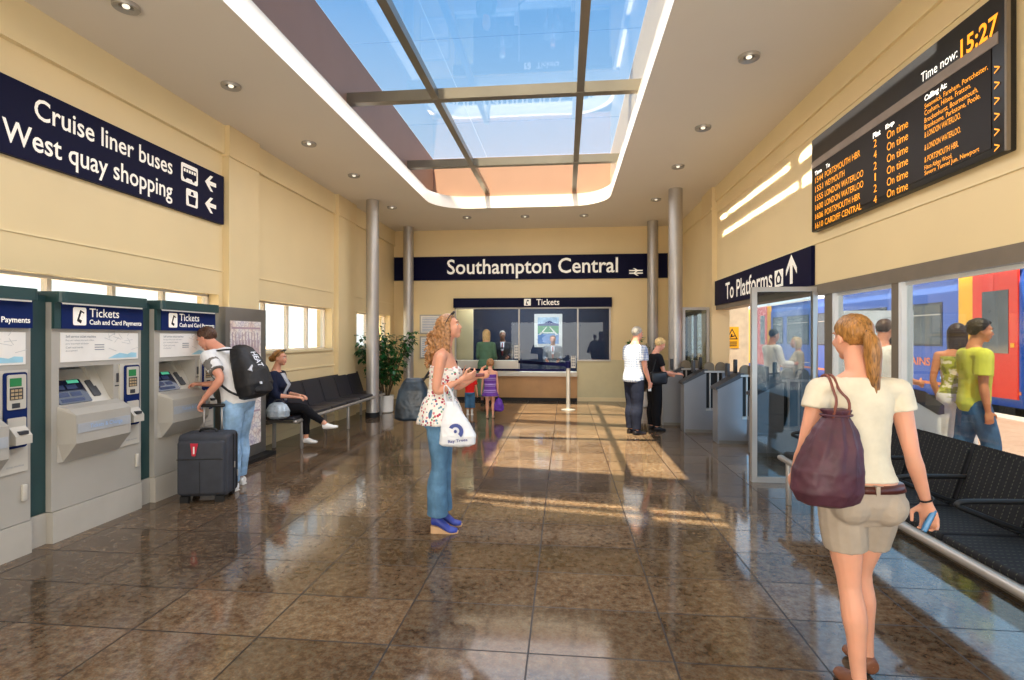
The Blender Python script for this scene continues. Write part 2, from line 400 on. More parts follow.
        for i in range(nE+1):
            ro = []; ri = []
            for j in range(nA):
                az = 2*PI*j/nA; c = (1+math.cos(az))/2; a = abs(((az+PI) % (2*PI))-PI)
                l = low[0] if a < .75 else (low[0]+(low[1]-low[0])*min(1, (a-.75)/.65) if a < 1.4 else low[1]+(low[2]-low[1])*min(1, (a-1.4)/.8))
                el = PI/2*.985+(l-PI/2*.985)*i/nE
                w = 1.055-.06*(i/nE)**4+.015*math.sin(az*9+i)*(.3+.7*i/nE)
                ro.append(capring(el, az, w)); ri.append(capring(el, az, .93))
            outer.append(ro); inner.append(ri)
        g.loft(outer+inner[::-1])
        if style in ('long', 'bob'):
            L = len_
            for q in range(46):
                az = PI+(rnd.random()-.5)*3.6; el = rnd.uniform(-.15, .6)
                p0 = capring(el, az, .98); p1 = capring(-.35, az, 1.04); dn = V((0, 0, -1)); ax = (p1-s.hc); ax.z = 0
                out = ax.normalized()*.02*k
                ln = L*rnd.uniform(.8, 1.05)*k; pts = [p0, p1]
                side = V((rnd.uniform(-1, 1), rnd.uniform(-1, 1), 0))*.05*k
                for u in (.3, .6, .85, 1.): pts.append(p1+dn*ln*u+out*(1-u)+side*u-ax*.18*u)
                g.tube(pts, [.07*k, .085*k, .085*k, .075*k, .06*k, .025*k], 8, smooth=1)
        return g, (lambda: g.build(name, m, root, voxel=voxel, it=2, disp=disp or (lambda co: .0022*NZ.noise(co*V((140, 140, 35))))))
def world(o, p): return o.matrix_world @ p
def place(o):
    bpy.context.view_layer.update(); return o.matrix_world.copy()
def person(label, x, y, rz, z=0., group=None): return thing('person', label, 'person', (x, y, z), rz, group)
# ------------------------------------------------------------------ palette
M_ = {}
def hairmat(name, c, v):
    t = NT(name); b = t.bsdf(lin(c), .42, 0, .4); co = t.coord('Object', (1, 1, .16)); f = t.noise(co, 150, 3, .6); f2 = t.noise(t.coord(), 14, 2)
    f = t.math('ADD', t.math('MULTIPLY', f, .65), t.math('MULTIPLY', f2, .35)); t.link(t.ramp(f, [(.36, lin(c, max(.2, 1-v*1.5))), (.5, lin(c)), (.64, lin(c, 1+v*1.1))]), b.inputs['Base Color']); t.bump(f, b, .5, .004); return t.m
M_['cream'] = mat('cream_paint', 'e9d2a2', .42, var=.04, vs=.7, spec=.35)
M_['cream_trim'] = mat('cream_trim_paint', 'ecd8aa', .4, var=.04, vs=.9, spec=.35)
M_['ceiling'] = mat('ceiling_paint', 'e6dccd', .6, var=.02, vs=.6)
M_['white_paint'] = mat('white_gloss_paint', 'e3d8c8', .35, var=.02)
M_['brown_clad'] = mat('brown_cladding', 'a5806c', .5, var=.06, vs=.8)
M_['navy'] = mat('navy_sign_enamel', '07092e', .5, spec=.12, var=.05)
M_['navy2'] = mat('navy_header_enamel', '0f2358', .5, spec=.15, var=.05)
M_['letter'] = emis('white_sign_lettering', 'f2ece0', .25)
M_['steel'] = mat('brushed_steel', 'b3aea8', .42, .6, var=.06, vs=3)
M_['steel_dark'] = mat('dark_steel', '757069', .4, .4, var=.08, vs=3)
M_['beam'] = mat('roof_beam_metal', '8f887c', .3, .6, var=.08, vs=2)
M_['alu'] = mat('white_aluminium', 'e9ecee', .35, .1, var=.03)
M_['bronze'] = mat('bronze_frame', '7d7264', .45, .3, var=.06)
M_['black'] = mat('black_plastic', '141416', .4, var=.2)
M_['blackm'] = mat('black_matt', '0c0c0e', .6, var=.2)
M_['dkgrey'] = mat('dark_grey_plastic', '37383c', .45, var=.1)
M_['green'] = mat('dark_green_enamel', '274444', .4, var=.08, vs=3)
M_['kiosk'] = mat('kiosk_grey_paint', 'aca79d', .45, var=.04, vs=3)
M_['kiosk_lt'] = mat('kiosk_light_paint', 'c4beb1', .42, var=.03, vs=3)
M_['plinth'] = mat('plinth_grey_paint', 'b3ada2', .5, var=.06, vs=3)
M_['paper'] = mat('white_paper', 'ece8e0', .6, var=.03)
M_['ink'] = mat('grey_print', '8b8f96', .6, var=.1)
M_['inkblue'] = mat('pale_blue_print', '9fcfe0', .6, var=.1)
M_['bluelbl'] = emis('blue_label', '8faed6', .15)
M_['leaf'] = mat('leaf_green', '1f5a2a', .3, var=.5, vs=5, spec=.5)
M_['stem'] = mat('plant_stem', '5a4a30', .7)
M_['soil'] = mat('soil', '3a2a1e', .9, bump=.5)
M_['pot'] = mat('white_pot', 'e6e2da', .35, var=.03)
M_['wood'] = mat('counter_wood', 'b98a58', .4, var=.12, vs=2)
M_['darkcounter'] = mat('counter_white', 'd9d2c4', .4, var=.03)
M_['yellow'] = mat('yellow_paint', 'f2b81e', .4, var=.04)
M_['red'] = mat('train_red', 'e2301f', .3, var=.04)
M_['tblue'] = mat('train_blue', '2f5fc4', .28, var=.05, vs=.6)
M_['troof'] = mat('train_roof', 'a9c3e6', .35, var=.05, vs=.6)
M_['tdark'] = mat('train_underframe', '2d2a2a', .6, var=.2)
M_['tglass'] = mat('train_window_glass', '3d444c', .08, var=.5, vs=1.2, spec=.8)
M_['orange'] = mat('orange_letter', 'f08a5a', .4)
M_['eye_white'] = mat('eye_white', 'e8e2da', .25)
M_['eye_dark'] = mat('iris_dark', '3a2a1e', .2)
M_['lips'] = mat('lip_skin', 'b8655a', .45)
M_['hair_brown'] = hairmat('brown_hair', '4d3323', .5)
M_['hair_blonde'] = hairmat('dark_blonde_hair', '9a6b35', .45)
M_['hair_fair'] = hairmat('fair_hair', 'd2b27a', .35)
M_['hair_curl'] = mat('curly_blonde_hair', '9c6f45', .42, var=.55, vs=45)
M_['hair_dark'] = hairmat('dark_hair', '1d1512', .5)
M_['hair_grey'] = hairmat('grey_hair', 'a9a297', .3)
M_['glass'] = glass('clear_glass', 'eef4f4', 1.1)
M_['glass_roof'] = glass('roof_glass', 'e4f0fa', 1.3, ior=1.55)
M_['glass_gate'] = glass('tinted_screen_glass', 'c8d0d2', 1.2)
M_['glass_office'] = glass('office_glass', 'e2e8ec', .4)
def skin(name, c):
    t = NT(name); b = t.bsdf(lin(c), .5, 0, .4, Subsurface__Weight=.08, Subsurface__Scale=.02); co = t.coord()
    f = t.noise(co, 9); cc = lin(c); t.link(t.ramp(f, [(.3, tuple(x*.93 for x in cc[:3])+(1,)), (.7, tuple(min(1, x*y) for x, y in zip(cc[:3], (1.08, 1.02, 1.0)))+(1,))]), b.inputs['Base Color']); return t.m
M_['skin'] = skin('fair_skin', 'dda184'); M_['skin_tan'] = skin('warm_skin', 'c98a68'); M_['skin_brown'] = skin('brown_skin', '8a5c46'); M_['skin_pink'] = skin('pink_skin', 'd99a80')

def floor_mat():
    t = NT('polished_granite_tiles'); b = t.bsdf(lin('5a4c40'), .12, 0, .5, IOR=1.52)
    co = t.coord('Object'); n1 = t.noise(co, 21, 6, .72); n2 = t.noise(co, 2.2, 4, .6); n3 = t.noise(co, 75, 3, .6)
    base = t.ramp(n1, [(.34, '211913'), (.44, '4a3a2c'), (.50, '765c43'), (.55, '65675f'), (.64, '9b8163')])
    big = t.ramp(n2, [(.3, '4a3b2e'), (.5, '735d49'), (.7, '8a7660')])
    c1 = t.mix(.45, base, big); c1 = t.mix(.35, c1, t.ramp(n3, [(.4, '2b2521'), (.6, '9a8a76')]), 'OVERLAY')
    co2 = t.coord('Object', loc=(.186, -2.185+.465*0, 0))
    br = t.add('TexBrick', Scale=1., Mortar__Size=.005, Mortar__Smooth=.1, Bias=0., Brick__Width=.7225, Row__Height=.465)
    br.offset = 0; br.squash = 1; br.inputs['Color1'].default_value = (.78, .78, .78, 1); br.inputs['Color2'].default_value = (1.25, 1.22, 1.18, 1); br.inputs['Mortar'].default_value = (.10, .06, .04, 1)
    t.link(co2, br.inputs['Vector']); c2 = t.mix(1., c1, br.outputs['Color'], 'MULTIPLY'); t.link(c2, b.inputs['Base Color'])
    r = t.math('ADD', t.math('MULTIPLY', n2, .10), .03); r = t.math('ADD', r, t.math('MULTIPLY', br.outputs['Fac'], .4)); t.link(r, b.inputs['Roughness'])
    h = t.math('SUBTRACT', t.math('MULTIPLY', n1, .06), br.outputs['Fac']); t.bump(h, b, .12, .002); return t.m
M_['floor'] = floor_mat()
def paving():
    t = NT('pink_platform_paving'); b = t.bsdf(lin('c9a793'), .8); co = t.coord()
    br = t.add('TexBrick', Scale=1., Mortar__Size=.006, Brick__Width=.6, Row__Height=.4); t.link(co, br.inputs['Vector'])
    for k, c in (('Color1', 'c4a08c'), ('Color2', 'd3b5a2'), ('Mortar', 'a08474')): br.inputs[k].default_value = lin(c)
    t.link(t.mix(.3, br.outputs[0], t.ramp(t.noise(co, 14, 5), [(.3, 'a88a78'), (.7, 'e2cabb')])), b.inputs['Base Color']); return t.m
M_['paving'] = paving()

# ------------------------------------------------------------------ the room
XL, XR, YB, YF, ZC, DO = -4.4, 2.75, 13.2, -2.5, 4.33, .28
def cells(us, vs, holes):
    us = sorted(set(us)); vs = sorted(set(vs)); o = []
    for a, b in zip(us, us[1:]):
        for c, d in zip(vs, vs[1:]):
            m, n = (a+b)/2, (c+d)/2
            if not any(h[0] < m < h[1] and h[2] < n < h[3] for h in holes): o.append((a, c, b, d))
    return o
def wall(name, ax, p, thick, u0, u1, z1, holes, m):
    us = [u0, u1]+[q for h in holes for q in h[:2]]; vs = [0, z1]+[q for h in holes for q in h[2:]]; g = G()
    for a, c, b, d in cells(us, vs, holes):
        if ax == 'x': g.box((p, a, c), (p+thick, b, d))
        else: g.box((a, p, c), (b, p+thick, d))
    return struct(g.build(name, m))
struct(G().box((XL-.3, YF-.3, -.2), (XR+.3, YB, 0)).build('floor', M_['floor']))
LW = [(-.4, 6.3, 1.38, 2.14), (7.13, 9.57, 1.38, 2.14), (10.6, 12.9, 1.38, 2.14)]
wall('wall_left', 'x', XL, -.3, YF-.3, YB+.3, ZC+.2, LW, M_['cream'])
wall('wall_right', 'x', XR, .22, YF-.3, YB+.3, ZC+.2, [(-1.6, 9.87, 0, 2.17), (10.85, 12.75, .0, 2.17)], M_['cream'])
wall('wall_back', 'y', YB, .14, XL, XR, ZC+.2, [(-2.8, .3, 0, 2.34), (.3, 1.13, 1.03, 2.34)], M_['cream'])
wall('wall_front', 'y', YF, -.3, XL, XR, ZC+.2, [(-3.0, 2.1, .0, 2.4)], M_['cream'])
# left wall: frieze, seams, pilasters
g = G()
for y0, y1 in ((YF, 6.37), (7.04, 9.66), (10.51, YB)): g.box((XL, y0, 3.97), (XL+.035, y1-.003, ZC)); g.box((XL, y0, 3.955), (XL+.05, y1, 3.975))
struct(g.build('trim_1', M_['cream_trim']))
g = G()
for y0, y1 in ((6.37, 7.04), (9.66, 10.51)):
    g.box((XL, y0, 0), (XL+.09, y1, 3.95)); g.box((XL, y0-.02, 3.93), (XL+.115, y1+.02, 3.975)); g.box((XL, y0-.004, 3.97), (XL+.1, y1+.004, ZC))
struct(g.build('trim_2', M_['cream']))
g = G().box((XL, YF, 2.44), (XL+.012, 6.37, 2.455)).box((XL, 7.04, 2.44), (XL+.012, 9.66, 2.455)).box((XL, 10.51, 2.44), (XL+.012, YB, 2.455)).box((XL, 7.04, 1.06), (XL+.015, 9.66, 1.085)).box((XL, 10.51, 1.06), (XL+.015, YB, 1.085))
struct(g.build('trim_3', M_['cream_trim']))
# right wall: pilaster, shallow horizontal grooves, frieze
g = G().box((XR, 9.87, 0), (XR-.09, 10.6, ZC)).box((XR, 9.85, 3.9), (XR-.115, 10.62, 3.95))
struct(g.build('trim_4', M_['cream']))
g = G().box((XR, YF, 4.06), (XR-.03, 9.87, ZC)).box((XR, 10.6, 4.0), (XR-.03, YB, ZC)).box((XR, YF, 2.62), (XR-.012, 9.87, 2.635)).box((XR, YF, 3.84), (XR-.012, 9.87, 3.85))
struct(g.build('trim_5', M_['cream_trim']))
# skirting
struct(G().box((XL, YF, 0), (XL+.02, YB, .12)).build('baseboard_left', M_['cream_trim']))
struct(G().box((.3, YB-.02, 0), (XR, YB, .1)).box((XL, YB-.02, 0), (-2.8, YB, .1)).build('baseboard_back', M_['cream_trim']))
# left windows
def lwin(n, h, divs):
    y0, y1, z0, z1 = h
    root = struct(bpy.data.objects.new('window_%d' % n, None)); C.objects.link(root); root.location = (XL-.15, (y0+y1)/2, z0); off = -root.location
    g = G().box((-4.62, y0, z0), (-4.54, y0+.025, z1)).box((-4.62, y1-.025, z0), (-4.54, y1, z1)).box((-4.62, y0, z0), (-4.54, y1, z0+.03)).box((-4.62, y0, z1-.025), (-4.54, y1, z1))
    for d in divs: g.box((-4.61, d-.022, z0), (-4.55, d+.022, z1))
    g.xf(Matrix.Translation(off)).build('window_frame', M_['white_paint'], root)
    G().box((-4.7, y0, z0-.03), (XL+.03, y1, z0+.012)).xf(Matrix.Translation(off)).build('window_sill', M_['cream_trim'], root)
    G().box((-4.585, y0+.03, z0+.03), (-4.575, y1-.03, z1-.03)).xf(Matrix.Translation(off)).build('window_pane', M_['glass'], root)
lwin(1, LW[0], [.2+.67*i for i in range(9)]); lwin(2, LW[1], [7.57, 8.25, 8.91]); lwin(3, LW[2], [11.1, 11.7, 12.3])
# right glazing on to the platform
root = struct(bpy.data.objects.new('window_4', None)); C.objects.link(root); root.location = (XR, 2.2, 0); off = Matrix.Translation(-root.location)
POSTS = [5.75, 4.67, 2.75, .9, -1.0]
g = G().box((XR-.02, -1.6, 2.05), (XR+.1, 6.0, 2.17)).box((XR, -1.6, 0), (XR+.1, 6.0, .06))
for y in POSTS: g.box((XR-.01, y-.035, .06), (XR+.045, y+.06, 2.05))
g.box((XR, 5.83, 0), (XR+.06, 5.9, 2.05)).xf(off).build('window_frame', M_['bronze'], root)
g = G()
for y in POSTS: g.box((XR-.01, y-.075, .06), (XR+.075, y-.036, 2.05));  # white plates put the lit side of each bronze post into the colour
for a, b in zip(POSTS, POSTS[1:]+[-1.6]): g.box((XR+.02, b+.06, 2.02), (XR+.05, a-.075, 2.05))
g.xf(off).build('window_lit_edge', M_['alu'], root)
for a, b in zip(POSTS, POSTS[1:]+[-1.6]):
    G().box((XR+.03, b+.06, .06), (XR+.038, a-.075, 2.03)).xf(off).build('window_pane', M_['glass'], root)
root = struct(bpy.data.objects.new('window_5', None)); C.objects.link(root); root.location = (XR+.1, 11.8, 0); off = Matrix.Translation(-root.location)
G().box((XR+.05, 10.85, 0), (XR+.12, 10.92, 2.17)).box((XR+.05, 12.68, 0), (XR+.12, 12.75, 2.17)).box((XR+.05, 10.85, 2.1), (XR+.12, 12.75, 2.17)).box((XR+.05, 10.85, 0), (XR+.12, 12.75, .08)).box((XR+.05, 11.78, 0), (XR+.12, 11.83, 2.17)).xf(off).build('window_frame', M_['bronze'], root)
G().box((XR+.08, 10.9, .06), (XR+.088, 12.7, 2.12)).xf(off).build('window_pane', M_['glass'], root)
# lintel over the gate opening
struct(G().box((XR-.02, 6.0, 2.09), (XR+.2, 9.87, 2.17)).build('trim_6', M_['bronze']))
# ceiling with the long round-cornered roof light
OX0, OX1, OY0, OY1 = -2.76, .88, -.2, 11.0
def loop(e=0., r=.75, z=0., n=8): return [V((x, y, z)) for x, y in rrect(OX0-e, OY0-e, OX1+e, OY1+e, r+e, n)]
bm = bmesh.new(); ov = [bm.verts.new(p) for p in ((XL, YF, ZC), (XR, YF, ZC), (XR, YB, ZC), (XL, YB, ZC))]; iv = [bm.verts.new(p) for p in loop(z=ZC)]
ed = [bm.edges.new((a[i], a[(i+1) % len(a)])) for a in (ov, iv) for i in range(len(a))]
bmesh.ops.triangle_fill(bm, edges=ed, use_beauty=True)
for f in bm.faces:
    f.normal_update()
    if f.normal.z > 0: f.normal_flip()
me = bpy.data.meshes.new('ceiling'); bm.to_mesh(me); bm.free(); me.materials.append(M_['ceiling']); ce = bpy.data.objects.new('ceiling', me); C.objects.link(ce); struct(ce)
g = G(); g.box((XL-.3, YF-.3, ZC+.12), (OX0-.3, YB+.3, ZC+.2)).box((OX1+.3, YF-.3, ZC+.12), (XR+.3, YB+.3, ZC+.2)).box((OX0-.3, OY1+.3, ZC+.12), (OX1+.3, YB+.3, ZC+.2)).box((OX0-.3, YF-.3, ZC+.12), (OX1+.3, OY0-.3, ZC+.2))
struct(g.build('roof', M_['ceiling']))
root = struct(bpy.data.objects.new('window_6', None)); C.objects.link(root); root.location = (-.94, 5.4, ZC); off = Matrix.Translation(-root.location)
g = G(); a, b = loop(0, z=ZC-.002), loop(0, z=ZC+.25); c, d = loop(.10, z=ZC+.25), loop(.10, z=ZC+.0)
g.loft([a, b, c, d], False); g.xf(off).build('roof_light_kerb', M_['white_paint'], root, auto=True)
ZG = 5.42
g = G(); x0, x1, y0, y1 = OX0-.06, OX1+.06, OY0-.06, OY1+.06; zk = ZC+.24
g.box((x0-.1, y0, zk), (x0, y1, ZG)).box((x0-.1, y1, zk), (x1+.1, y1+.1, ZG)).box((x0-.1, y0-.1, zk), (x1+.1, y0, ZG)).xf(off).build('lantern_wall', M_['brown_clad'], root)
G().box((x1, y0, zk), (x1+.1, y1, ZG)).xf(off).build('lantern_wall', M_['white_paint'], root)['label'] = 'roof light side wall, made white for the sun on it'  # sunlit side put into the colour; the other lantern walls are brown
g = G(); zb = ZC+.31
for x in (-1.65, .19): g.box((x-.045, y0, zb), (x+.045, y1, zb+.10))
for y in (1.3, 3.95, 6.62, 9.25): g.box((x0, y-.055, zb-.005), (x1, y+.055, zb+.13))
g.xf(off).build('roof_beam', M_['beam'], root)
xs = [x0, -1.65, .19, x1]; ys = [y0, 1.3, 3.95, 6.62, 9.25, y1]
for a, b in zip(xs, xs[1:]):
    for c, d in zip(ys, ys[1:]): G().box((a+.004, c+.004, ZG), (b-.004, d-.004, ZG+.012)).xf(off).build('roof_pane', M_['glass_roof'], root)
# columns
for x, y in ((-3.83, 10.17), (2.03, 9.95), (-3.87, 12.72), (2.06, 12.66)):
    o = struct(G().lathe([(.125, .10), (.125, ZC)], (x, y, 0)).build('column', M_['steel'], None, auto=True), 'round brushed steel column')
    G().lathe([(.14, 0), (.14, .1), (.126, .1)], (x, y, 0)).build('column_base', M_['blackm'], o, auto=True)
# downlights
DL = []
def downlight(x, y, label=None):
    t = thing('ceiling_downlight', 'round recessed ceiling downlight with a pale metal ring', 'light', (x, y, ZC-.03), 0, 'recessed ceiling downlights')
    G().lathe([(.055, .03), (.055, .012), (.095, 0), (.10, .008), (.10, .03)]).build('ring', M_['steel'], t, auto=True)
    G().lathe([(.054, .026), (.0, .024)]).build('reflector', M_['steel_dark'], t, auto=True)
    G().ell((0, 0, .018), (.028, .028, .016)).build('bulb', M_['bulb'], t, True)
    DL.append((x, y))
M_['bulb'] = emis('lamp_bulb', 'fff3dc', .9)
import itertools
def atc(px, py):   # a point of the ceiling seen in the photograph
    th = math.atan(53/525); zc = 525*(ZC-1.6)/(337-py); xc = (px-512)/525*zc
    return xc*math.cos(th)-zc*math.sin(th), xc*math.sin(th)+zc*math.cos(th)
for p in ((126, 5), (231, 85), (309, 143), (354, 175), (392, 207), (749, 56), (703, 127), (678, 166), (656, 199), (467, 217), (525, 216), (584, 215)): downlight(*atc(*p))
# ------------------------------------------------------------------ signs
def T(o): return Matrix.Translation(-V(o.location))
def arrow_left(cx, cy, s): # chevron head with a shaft, pointing left
    a = [(-1, 0), (-.05, .95), (.42, .95), (-.22, .25), (1, .25), (1, -.25), (-.22, -.25), (.42, -.95), (-.05, -.95)]
    return [(cx+x*s, cy+y*s) for x, y in a]
# left wall: cruise liner sign. sign plane coordinates: x = world Y, y = world Z
t = thing('direction_sign', 'long navy wall sign for cruise liner buses and quay shopping above the ticket machines', 'sign', (XL, 3.6, 3.04))
fr = frame((XL+.045, 0, 0), (0, 1, 0), (0, 0, 1))
G().box((XL, .9, 3.04), (XL+.045, 6.33, 3.655)).xf(T(t)).build('sign_board', M_['navy'], t)
g = G(); text_geo(g, 'Cruise liner buses', fr, 3.91, 3.405, 5.44, 3.585, .003, bold=.012); text_geo(g, 'West quay shopping', fr, 3.66, 3.075, 5.44, 3.315, .003, bold=.012)
g.xf(T(t)).build('lettering', M_['letter'], t)
g = G(); g.prism(fr, rrect(5.575, 3.39, 5.845, 3.60, .02), .001, .004); g.xf(T(t)).build('bus_pictogram', M_['letter'], t); G().prism(fr, rrect(5.655, 3.125, 5.845, 3.325, .02), .001, .004).xf(T(t)).build('bag_pictogram', M_['letter'], t)
for z in (3.495, 3.225): G().prism(fr, arrow_left(6.075, z, .10), .001, .004).xf(T(t)).build('arrow', M_['letter'], t)
g = G(); g.prism(fr, rrect(5.60, 3.44, 5.82, 3.555, .012), .004, .006)
for x in (5.635, 5.77): g.prism(fr, [(x+.022*math.cos(a*PI/6), 3.438+.022*math.sin(a*PI/6)) for a in range(12)], .004, .006)
g.xf(T(t)).build('pictogram_bus', M_['navy'], t); g = G(); g.prism(fr, [(5.685, 3.245), (5.815, 3.245), (5.80, 3.15), (5.70, 3.15)], .004, .006); g.prism(fr, [(5.735, 3.30), (5.765, 3.30), (5.775, 3.26), (5.725, 3.26)], .004, .006)
g.xf(T(t)).build('pictogram_bag', M_['navy'], t)
g = G()
for i in range(5): g.prism(fr, rect(5.61+.042*i, 3.505, 5.64+.042*i, 3.54), .006, .007)
g.xf(T(t)).build('pictogram_windows', M_['letter'], t)
# back wall station name
t = thing('station_name_sign', 'wide navy sign reading Southampton Central high on the back wall', 'sign', (-.95, YB, 3.05))
fr = frame((0, YB-.05, 0), (1, 0, 0), (0, 0, 1))
G().box((XL+.02, YB-.05, 3.05), (2.5, YB, 3.65)).xf(T(t)).build('sign_board', M_['navy'], t)
g = G(); text_geo(g, 'Southampton Central', fr, -2.99, 3.075, 1.30, 3.575, .003, bold=.012).xf(T(t)).build('lettering', M_['letter'], t)
g = G(); q = .028
for z in (3.17, 3.235): g.prism(fr, rect(1.57, z-q*.55, 1.90, z+q*.55), .001, .004)
g.prism(fr, [(1.66, 3.29), (1.71, 3.29), (1.80, 3.235), (1.75, 3.235)], .001, .004); g.prism(fr, [(1.75, 3.235), (1.80, 3.235), (1.71, 3.17), (1.66, 3.17)], .001, .004); g.prism(fr, [(1.66, 3.17), (1.71, 3.17), (1.80, 3.11), (1.75, 3.11)], .001, .004)
g.xf(T(t)).build('double_arrow_symbol', M_['letter'], t)
# platforms sign over the gates: x = -world Y
t = thing('platforms_sign', 'navy sign reading To Platforms with an up arrow over the ticket gates', 'sign', (XR, 8.0, 2.17))
G().box((XR-.04, 6.11, 2.17), (XR, 9.87, 2.61)).xf(T(t)).build('sign_board', M_['navy'], t)
fr = frame((XR-.04, 0, 0), (0, -1, 0), (0, 0, 1))
g = G(); text_geo(g, 'To Platforms', fr, -9.22, 2.235, -7.2, 2.515, .003, bold=.012).xf(T(t)).build('lettering', M_['letter'], t); g = G()
x = -6.62; g.prism(fr, [(x, 2.59), (x+.15, 2.42), (x+.15, 2.35), (x+.035, 2.47), (x+.035, 2.24), (x-.035, 2.24), (x-.035, 2.47), (x-.15, 2.35), (x-.15, 2.42)], .001, .004).xf(T(t)).build('arrow', M_['letter'], t)
G().prism(fr, rect(-7.12, 2.24, -6.86, 2.455), .001, .004).xf(T(t)).build('pictogram', M_['letter'], t)
g = G(); g.prism(fr, [(-7.08, 2.35), (-6.99, 2.44), (-6.90, 2.35), (-6.92, 2.27), (-7.06, 2.27)], .004, .006).xf(T(t)).build('pictogram_detail', M_['navy'], t)
g = G(); g.prism(fr, [(-6.99+.045*math.cos(a*PI/8), 2.335+.045*math.sin(a*PI/8)) for a in range(16)], .006, .007).xf(T(t)).build('pictogram_disc', M_['letter'], t)
# departure board
M_['amber'] = emis('amber_led', 'ffa21c', 1.0); M_['wled'] = emis('white_led', 'f4f0e8', 1.2)
t = thing('departure_board', 'black electronic departure board with amber text on the right wall', 'display board', (XR, 4.77, 2.74))
bx = XR-.07
G().rbox((bx, 3.50, 2.74), (XR, 6.04, 3.745), .012, 2).xf(T(t)).build('board_housing', M_['black'], t, auto=True)
M_['screen'] = mat('display_screen', '211a16', .4, var=.1, spec=.15)
G().box((bx-.006, 3.60, 2.79), (bx, 6.0, 3.42)).xf(T(t)).build('screen', M_['screen'], t)
G().box((bx-.004, 3.50, 2.74), (bx+.02, 3.485, 3.745)).xf(T(t)).build('edge_strip', M_['bronze'], t)
G().box((bx-.005, 3.55, 3.425), (bx, 6.03, 3.50)).xf(T(t)).build('heading_strip', mat('brown_strip', '8a7b6e', .4), t)
fr = frame((bx-.006, 0, 0), (0, -1, 0), (0, 0, 1)); g = G(); gw = G()
rows = (('1544', 'PORTSMOUTH HBR', '2', 5.07), ('1551', 'WEYMOUTH', '4', 5.34), ('1555', 'LONDON WATERLOO', '2', 5.02), ('1600', 'LONDON WATERLOO', '1', 5.02), ('1606', 'PORTSMOUTH HBR', '2', 5.07), ('1610', 'CARDIFF CENTRAL', '4', 5.05))
for i, (a, b, c, e) in enumerate(rows):
    z = 3.245-i*.0975
    text_geo(g, a, fr, -5.93, z, -5.76, z+.062, .003); text_geo(g, b, fr, -5.72, z, -e, z+.062, .003); text_geo(g, c, fr, -4.86+(.015 if c == '1' else 0), z, -4.815-(.012 if c == '1' else 0), z+.066, .003); text_geo(g, 'On time', fr, -4.67, z, -4.40, z+.066, .003); text_geo(g, '>', fr, -3.70+.13, z, -3.66+.13, z+.05, .003)
    g.xf(T(t)).build('departure_row', M_['amber'], t); g = G()
for s_, e, z in (('Swanwick, Fareham, Portchester,', 3.62, 3.295), ('Cosham, Hilsea, Fratton.', 3.76, 3.245), ('Brockenhurst, Bournemouth,', 3.70, 3.19), ('Branksome, Parkstone, Poole.', 3.68, 3.14), ('& LONDON WATERLOO.', 3.85, 3.085), ('& LONDON WATERLOO.', 3.85, 2.99), ('& PORTSMOUTH HBR.', 3.87, 2.90), ('Filton Abbey Wood,', 3.93, 2.835), ('Severn Tunnel Jun, Newport', 3.69, 2.795)):
    text_geo(G(), s_, fr, -4.21, z, -e, z+.043, .003).xf(T(t)).build('calling_line', M_['amber'], t)
text_geo(g, '15:27', fr, -3.85, 3.49, -3.54, 3.615, .004, bold=.02)
g.xf(T(t)).build('clock_digits', M_['amber'], t)
text_geo(G(), 'Time now:', fr, -4.25, 3.515, -3.88, 3.585, .003).xf(T(t)).build('clock_caption', M_['wled'], t); text_geo(gw, 'Calling At:', fr, -4.21, 3.345, -3.98, 3.40, .003, bold=.03); text_geo(gw, 'Plat', fr, -4.87, 3.325, -4.76, 3.375, .003, bold=.03); text_geo(gw, 'Exp', fr, -4.69, 3.325, -4.57, 3.375, .003, bold=.03); text_geo(gw, 'Time', fr, -5.94, 3.33, -5.79, 3.375, .003, bold=.03); text_geo(gw, 'To', fr, -5.70, 3.33, -5.62, 3.375, .003, bold=.03)
gw.xf(T(t)).build('column_headings', M_['wled'], t)
